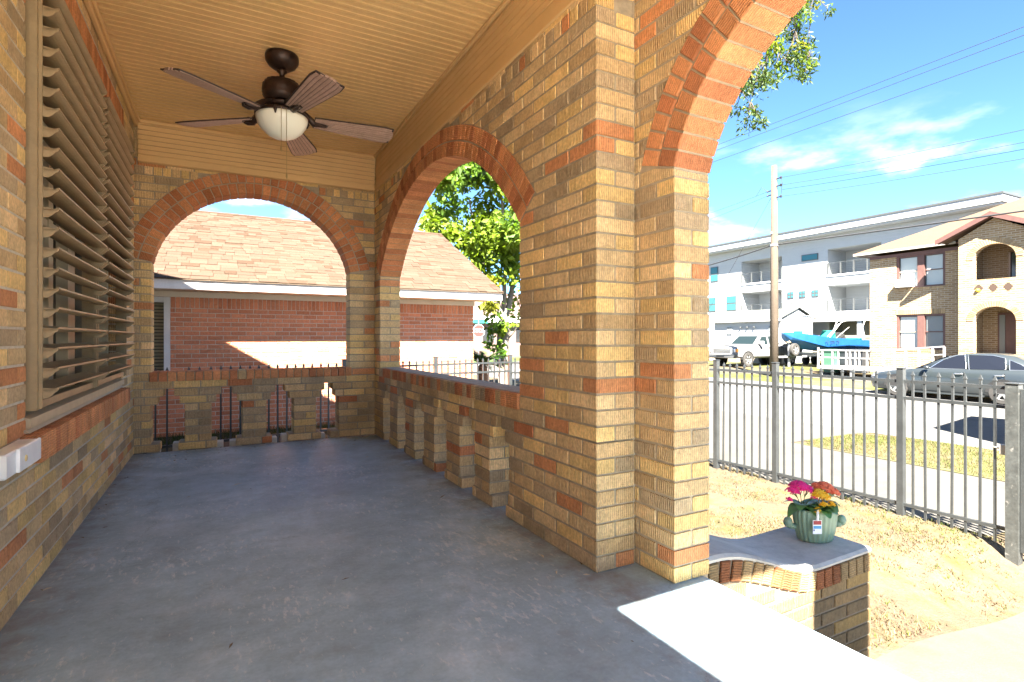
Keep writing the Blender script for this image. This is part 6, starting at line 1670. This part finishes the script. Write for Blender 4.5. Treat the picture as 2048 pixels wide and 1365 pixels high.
def wwin(y0, y1, z0, z1, cols, rows):
    w = MB().box(WX - 0.05, WX - 0.003, y0, y1, z0, z1).build("window", frame_d, WB)
    for i in range(cols):
        for j in range(rows):
            a0, a1 = y0 + (y1 - y0) * i / cols + .05, y0 + (y1 - y0) * (i + 1) / cols - .05; b0, b1 = z0 + (z1 - z0) * j / rows + .05, z0 + (z1 - z0) * (j + 1) / rows - .05
            MB().box(WX - .06, WX - .051, a0, a1, b0, b1).build("pane", aq, w)
wwin(24.24, 25.5, 6.65, 7.12, 1, 1)
for y in (24.22, 25.21, 26.14): wwin(y, y + 0.49, 3.98, 4.47, 2, 2)
wwin(33.2, 34.0, 5.9, 7.18, 1, 2); wwin(33.45, 34.2, 3.3, 4.52, 1, 2); wwin(31.32, 32.28, 3.29, 4.52, 1, 2)
text("# 6", 0.34, "unit_number", M("number_grey", (.33, .33, .33)), WB, (WX - 0.012, 25.15, 3.70), (PI / 2, 0, -PI / 2), 0.008)
sr = MB().box(WX - .6, WX - .57, 24.9, 26.7, 3.58, 3.61).build("railing", frame_d, WB)
for y in (24.9, 25.2, 25.9, 26.66): MB().box(WX - .61, WX - .55, y, y + .05, 2.7, 3.6).build("post", frame_d, sr)
m = MB(); m.box(WX - 1.2, WX - .003, 14, 24.75, 2.12, 2.68); m.build("carport_beam", whp, WB)
for y in (24.3, 20.6, 17): MB().box(WX - 1.1, WX - .75, y, y + .3, -.7, 2.119).build("carport_column", whp, WB)
MB().box(WX + 1.8, WX + 1.9, 14, 24.3, -.7, 2.64).build("carport_back", M("carport_beige", (.45, .41, .34), rough=.8), WB)
wfc = thing("wooden_fence", "weathered horizontal board fence under the white building, behind the blue boat", "fence", (36.2, 19.5, -.65))
bdm = M("weathered_fence_board", (0.20, 0.175, 0.14), rough=.9, nz=((4, .2), (30, .15)), objvar=.2)
for k in range(9): MB().box(36.3 + RND.uniform(-.01, .01), 36.34, 16.0, 24.2, -.6 + k * .20, -.6 + k * .20 + .17).build("board", bdm, wfc)
for y in (16.5, 19, 21.5, 24): MB().box(36.36, 36.45, y, y + .1, -.7, 1.25).build("post", bdm, wfc)
# white garage
GA = thing("garage", "small white garage with a grey gable roof behind the pickup truck", "garage", (33.6, 25.5, -.65))
MB().box(32.0, 35.2, 22.85, 28.3, -.7, 2.22).build("wall", sid, GA)
groof = M("grey_shingle", (0.065, 0.07, 0.064), rough=.95, nz=((3, .1), (16, .15)))
m = MB(); m.add([(31.75, 22.7, 2.27), (31.75, 28.6, 2.27), (33.6, 28.6, 2.99), (33.6, 22.7, 2.99), (35.45, 28.6, 2.27), (35.45, 22.7, 2.27)], [(0, 3, 2, 1), (3, 5, 4, 2)]); m.build("roof", groof, GA, recalc=False)
m = MB(); m.prism([(32.0, 2.221), (35.2, 2.221), (33.6, 2.93)], lambda u, w, v: (u, v, w), 22.85, 23.0); m.prism([(32.0, 2.221), (35.2, 2.221), (33.6, 2.93)], lambda u, w, v: (u, v, w), 28.1, 28.3); m.build("gable", sid, GA)
MB().box(31.72, 31.80, 22.72, 28.58, 2.10, 2.255).build("fascia", M("fascia_grey", (.42, .43, .43)), GA)
for y in (26.72, 23.35):
    w = MB().box(31.96, 31.998, y, y + .45, 1.22, 1.80).build("window", whp, GA)
    for i in range(2):
        for j in range(3): MB().box(31.945, 31.958, y + .03 + i * .21, y + .21 + i * .21, 1.25 + j * .185, 1.40 + j * .185).build("pane", screen_g, w)
lw = MB().tube([(31.9, 24.9, 1.76), (31.9, 25.9, 1.78)], .012, 5).build("lamp_conduit", galv, GA)
for y in (24.85, 25.4, 25.95): MB().ball((31.88, y, 1.72), .06, 8).build("floodlight", frame_d, lw)
pf = thing("wooden_fence", "low pale board fence behind the white pickup truck", "fence", (31, 26, -.65))
pfm = M("pale_fence_board", (0.28, .235, .18), rough=.9, objvar=.2)
me_b = MB().box(-.015, .015, -.07, .07, 0, 1.55).mesh("board", pfm)
for k in range(90):
    o = link_mesh("board", me_b, pf); o.location = (0, -3.3 + k * .152, RND.uniform(-.02, .02))
for z in (.4, 1.3): MB().box(31.02, 31.06, 22.7, 36.4, -.65 + z, -.57 + z).build("rail", pfm, pf)

# ------------------------------------------------------------------ utility pole and lines
wood = M("pole_wood", (0.078, 0.058, 0.041), rough=.95, nz=((2, .12), (25, .2)), bump=((20, .012),))
wire = M("wire_black", (0.025, 0.025, 0.028), rough=.6)
def pole(label, x, y, ztop):
    t = thing("utility_pole", label, "utility pole", (x, y, -.8))
    MB().tube([(x, y, -.85), (x + .02, y, 4), (x, y, ztop)], [.20, .175, .13], 14).build("shaft", wood, t, smooth=True)
    for z in (8.5, 8.15, 7.62):
        MB().tube([(x, y - .1, z), (x, y - .32, z)], .03, 6).lathe([(.03, -.06), (.055, -.02), (.03, 0.0), (.055, .03), (.02, .07)], 8, (x, y - .36, z)).build("insulator", wire, t)
    for z in (8.0, 7.8):
        MB().tube([(x, y + .1, z), (x, y + .30, z)], .03, 6).ball((x, y + .34, z), .05, 6).build("insulator", wire, t)
    MB().tube([(x, y + .34, 8.0), (x - .1, y + .6, 8.25), (x - .1, y + .9, 7.9)], .012, 4).build("jumper", wire, t)
    MB().tube([(x, y - .36, 8.5), (x - .1, y - .5, 8.2), (x, y - .36, 7.7)], .012, 4).build("jumper", wire, t)
    MB().lathe([(.185, -.05), (.19, 0), (.185, .05)], 14, (x + .01, y, 5.38)).build("cable_clamp", galv, t)
    MB().lathe([(.001, -.06), (.06, -.04), (.06, .04), (.001, .06)], 10, (x - .17, y + .02, 5.95)).build("bracket", galv, t)
    return t
PXX, PYY = 23.1, 16.9
pole("tall bare wooden utility pole across the street, right of the white pickup", PXX, PYY, 9.15)
def line(label, a, b, sag, r=.008, n=24):
    a, b = Vector(a), Vector(b)
    pts = [a.lerp(b, i / n) - Vector((0, 0, sag * 4 * (i / n) * (1 - i / n))) for i in range(n + 1)]
    return props(MB().tube(pts, r, 4).build("power_line", wire), label, "power line", "overhead lines along the street")
E1 = (23.1, -24.5)
line("topmost thin wire going right from the wooden utility pole", (PXX, PYY - .36, 8.5), (*E1, 8.5), 1.06)
line("second wire down going right from the wooden utility pole", (PXX, PYY - .36, 8.15), (*E1, 8.15), 1.15)
line("wire just under the second one, going right from the wooden utility pole", (PXX + .1, PYY - .36, 7.95), (E1[0] + .1, E1[1], 7.95), 1.15)
line("lowest of the thin wires going right from the wooden utility pole", (PXX, PYY - .36, 7.62), (*E1, 7.62), 1.15)
line("thick black telephone cable going right from the pole across the tan roof", (PXX, PYY - .2, 5.40), (*E1, 5.40), .38, .03)
line("thick black telephone cable going left from the wooden pole", (PXX, PYY + .2, 5.38), (23.4, 34, 5.0), .55, .03)
line("thin wire going left from the top of the wooden pole", (PXX, PYY + .34, 8.0), (23.4, 36, 8.0), .5)
line("lower thin wire going left from the top of the wooden pole", (PXX, PYY + .34, 7.8), (23.6, 36, 7.2), .5)
line("slanting guy wire from the pole top down to the left", (PXX, PYY + .1, 7.75), (23.1, 23.2, -.75), 0, .010)
line("upper wire of the close pair crossing the open sky", (16.05, 60, 8.55), (16.0, -40, 8.25), .35, .007)
line("lower wire of the close pair crossing the open sky", (16.05, 60, 8.40), (16.05, -40, 8.05), .35, .007)
line("single wire below the close pair crossing the open sky", (16.0, 60, 7.85), (16.0, -40, 7.7), .30, .007)

# ------------------------------------------------------------------ box truck just outside the frame; its shade falls on the road
bt = thing("box_truck", "white box truck parked on the near side of the road", "truck", (13.6, 2.9, -0.95), rz=rad(9))
boxp = M("box_white", (0.5, 0.5, 0.5), rough=0.5)
MB().box(-1.45, 1.5, -4.6, 0.95, 0.75, 3.2, c=0.03).build("cargo_box", boxp, bt, local=True)
MB().loft([[(-1.1, y, 0.55), (1.1, y, 0.55), (1.1, y, zt), (-1.1, y, zt)] for y, zt in ((-4.64, 2.4), (-5.6, 2.35), (-6.2, 1.5), (-6.9, 1.3))]).build("cab", boxp, bt, local=True)
for x_ in (-1.1, 1.1):
    for y_ in (-0.6, -5.8):
        MB().lathe([(0.001, -.12), (0.42, -.12), (0.42, .12), (0.001, .12)], 16, (x_, y_, 0.42), ax='x').build("wheel", tyre_m, bt, local=True)
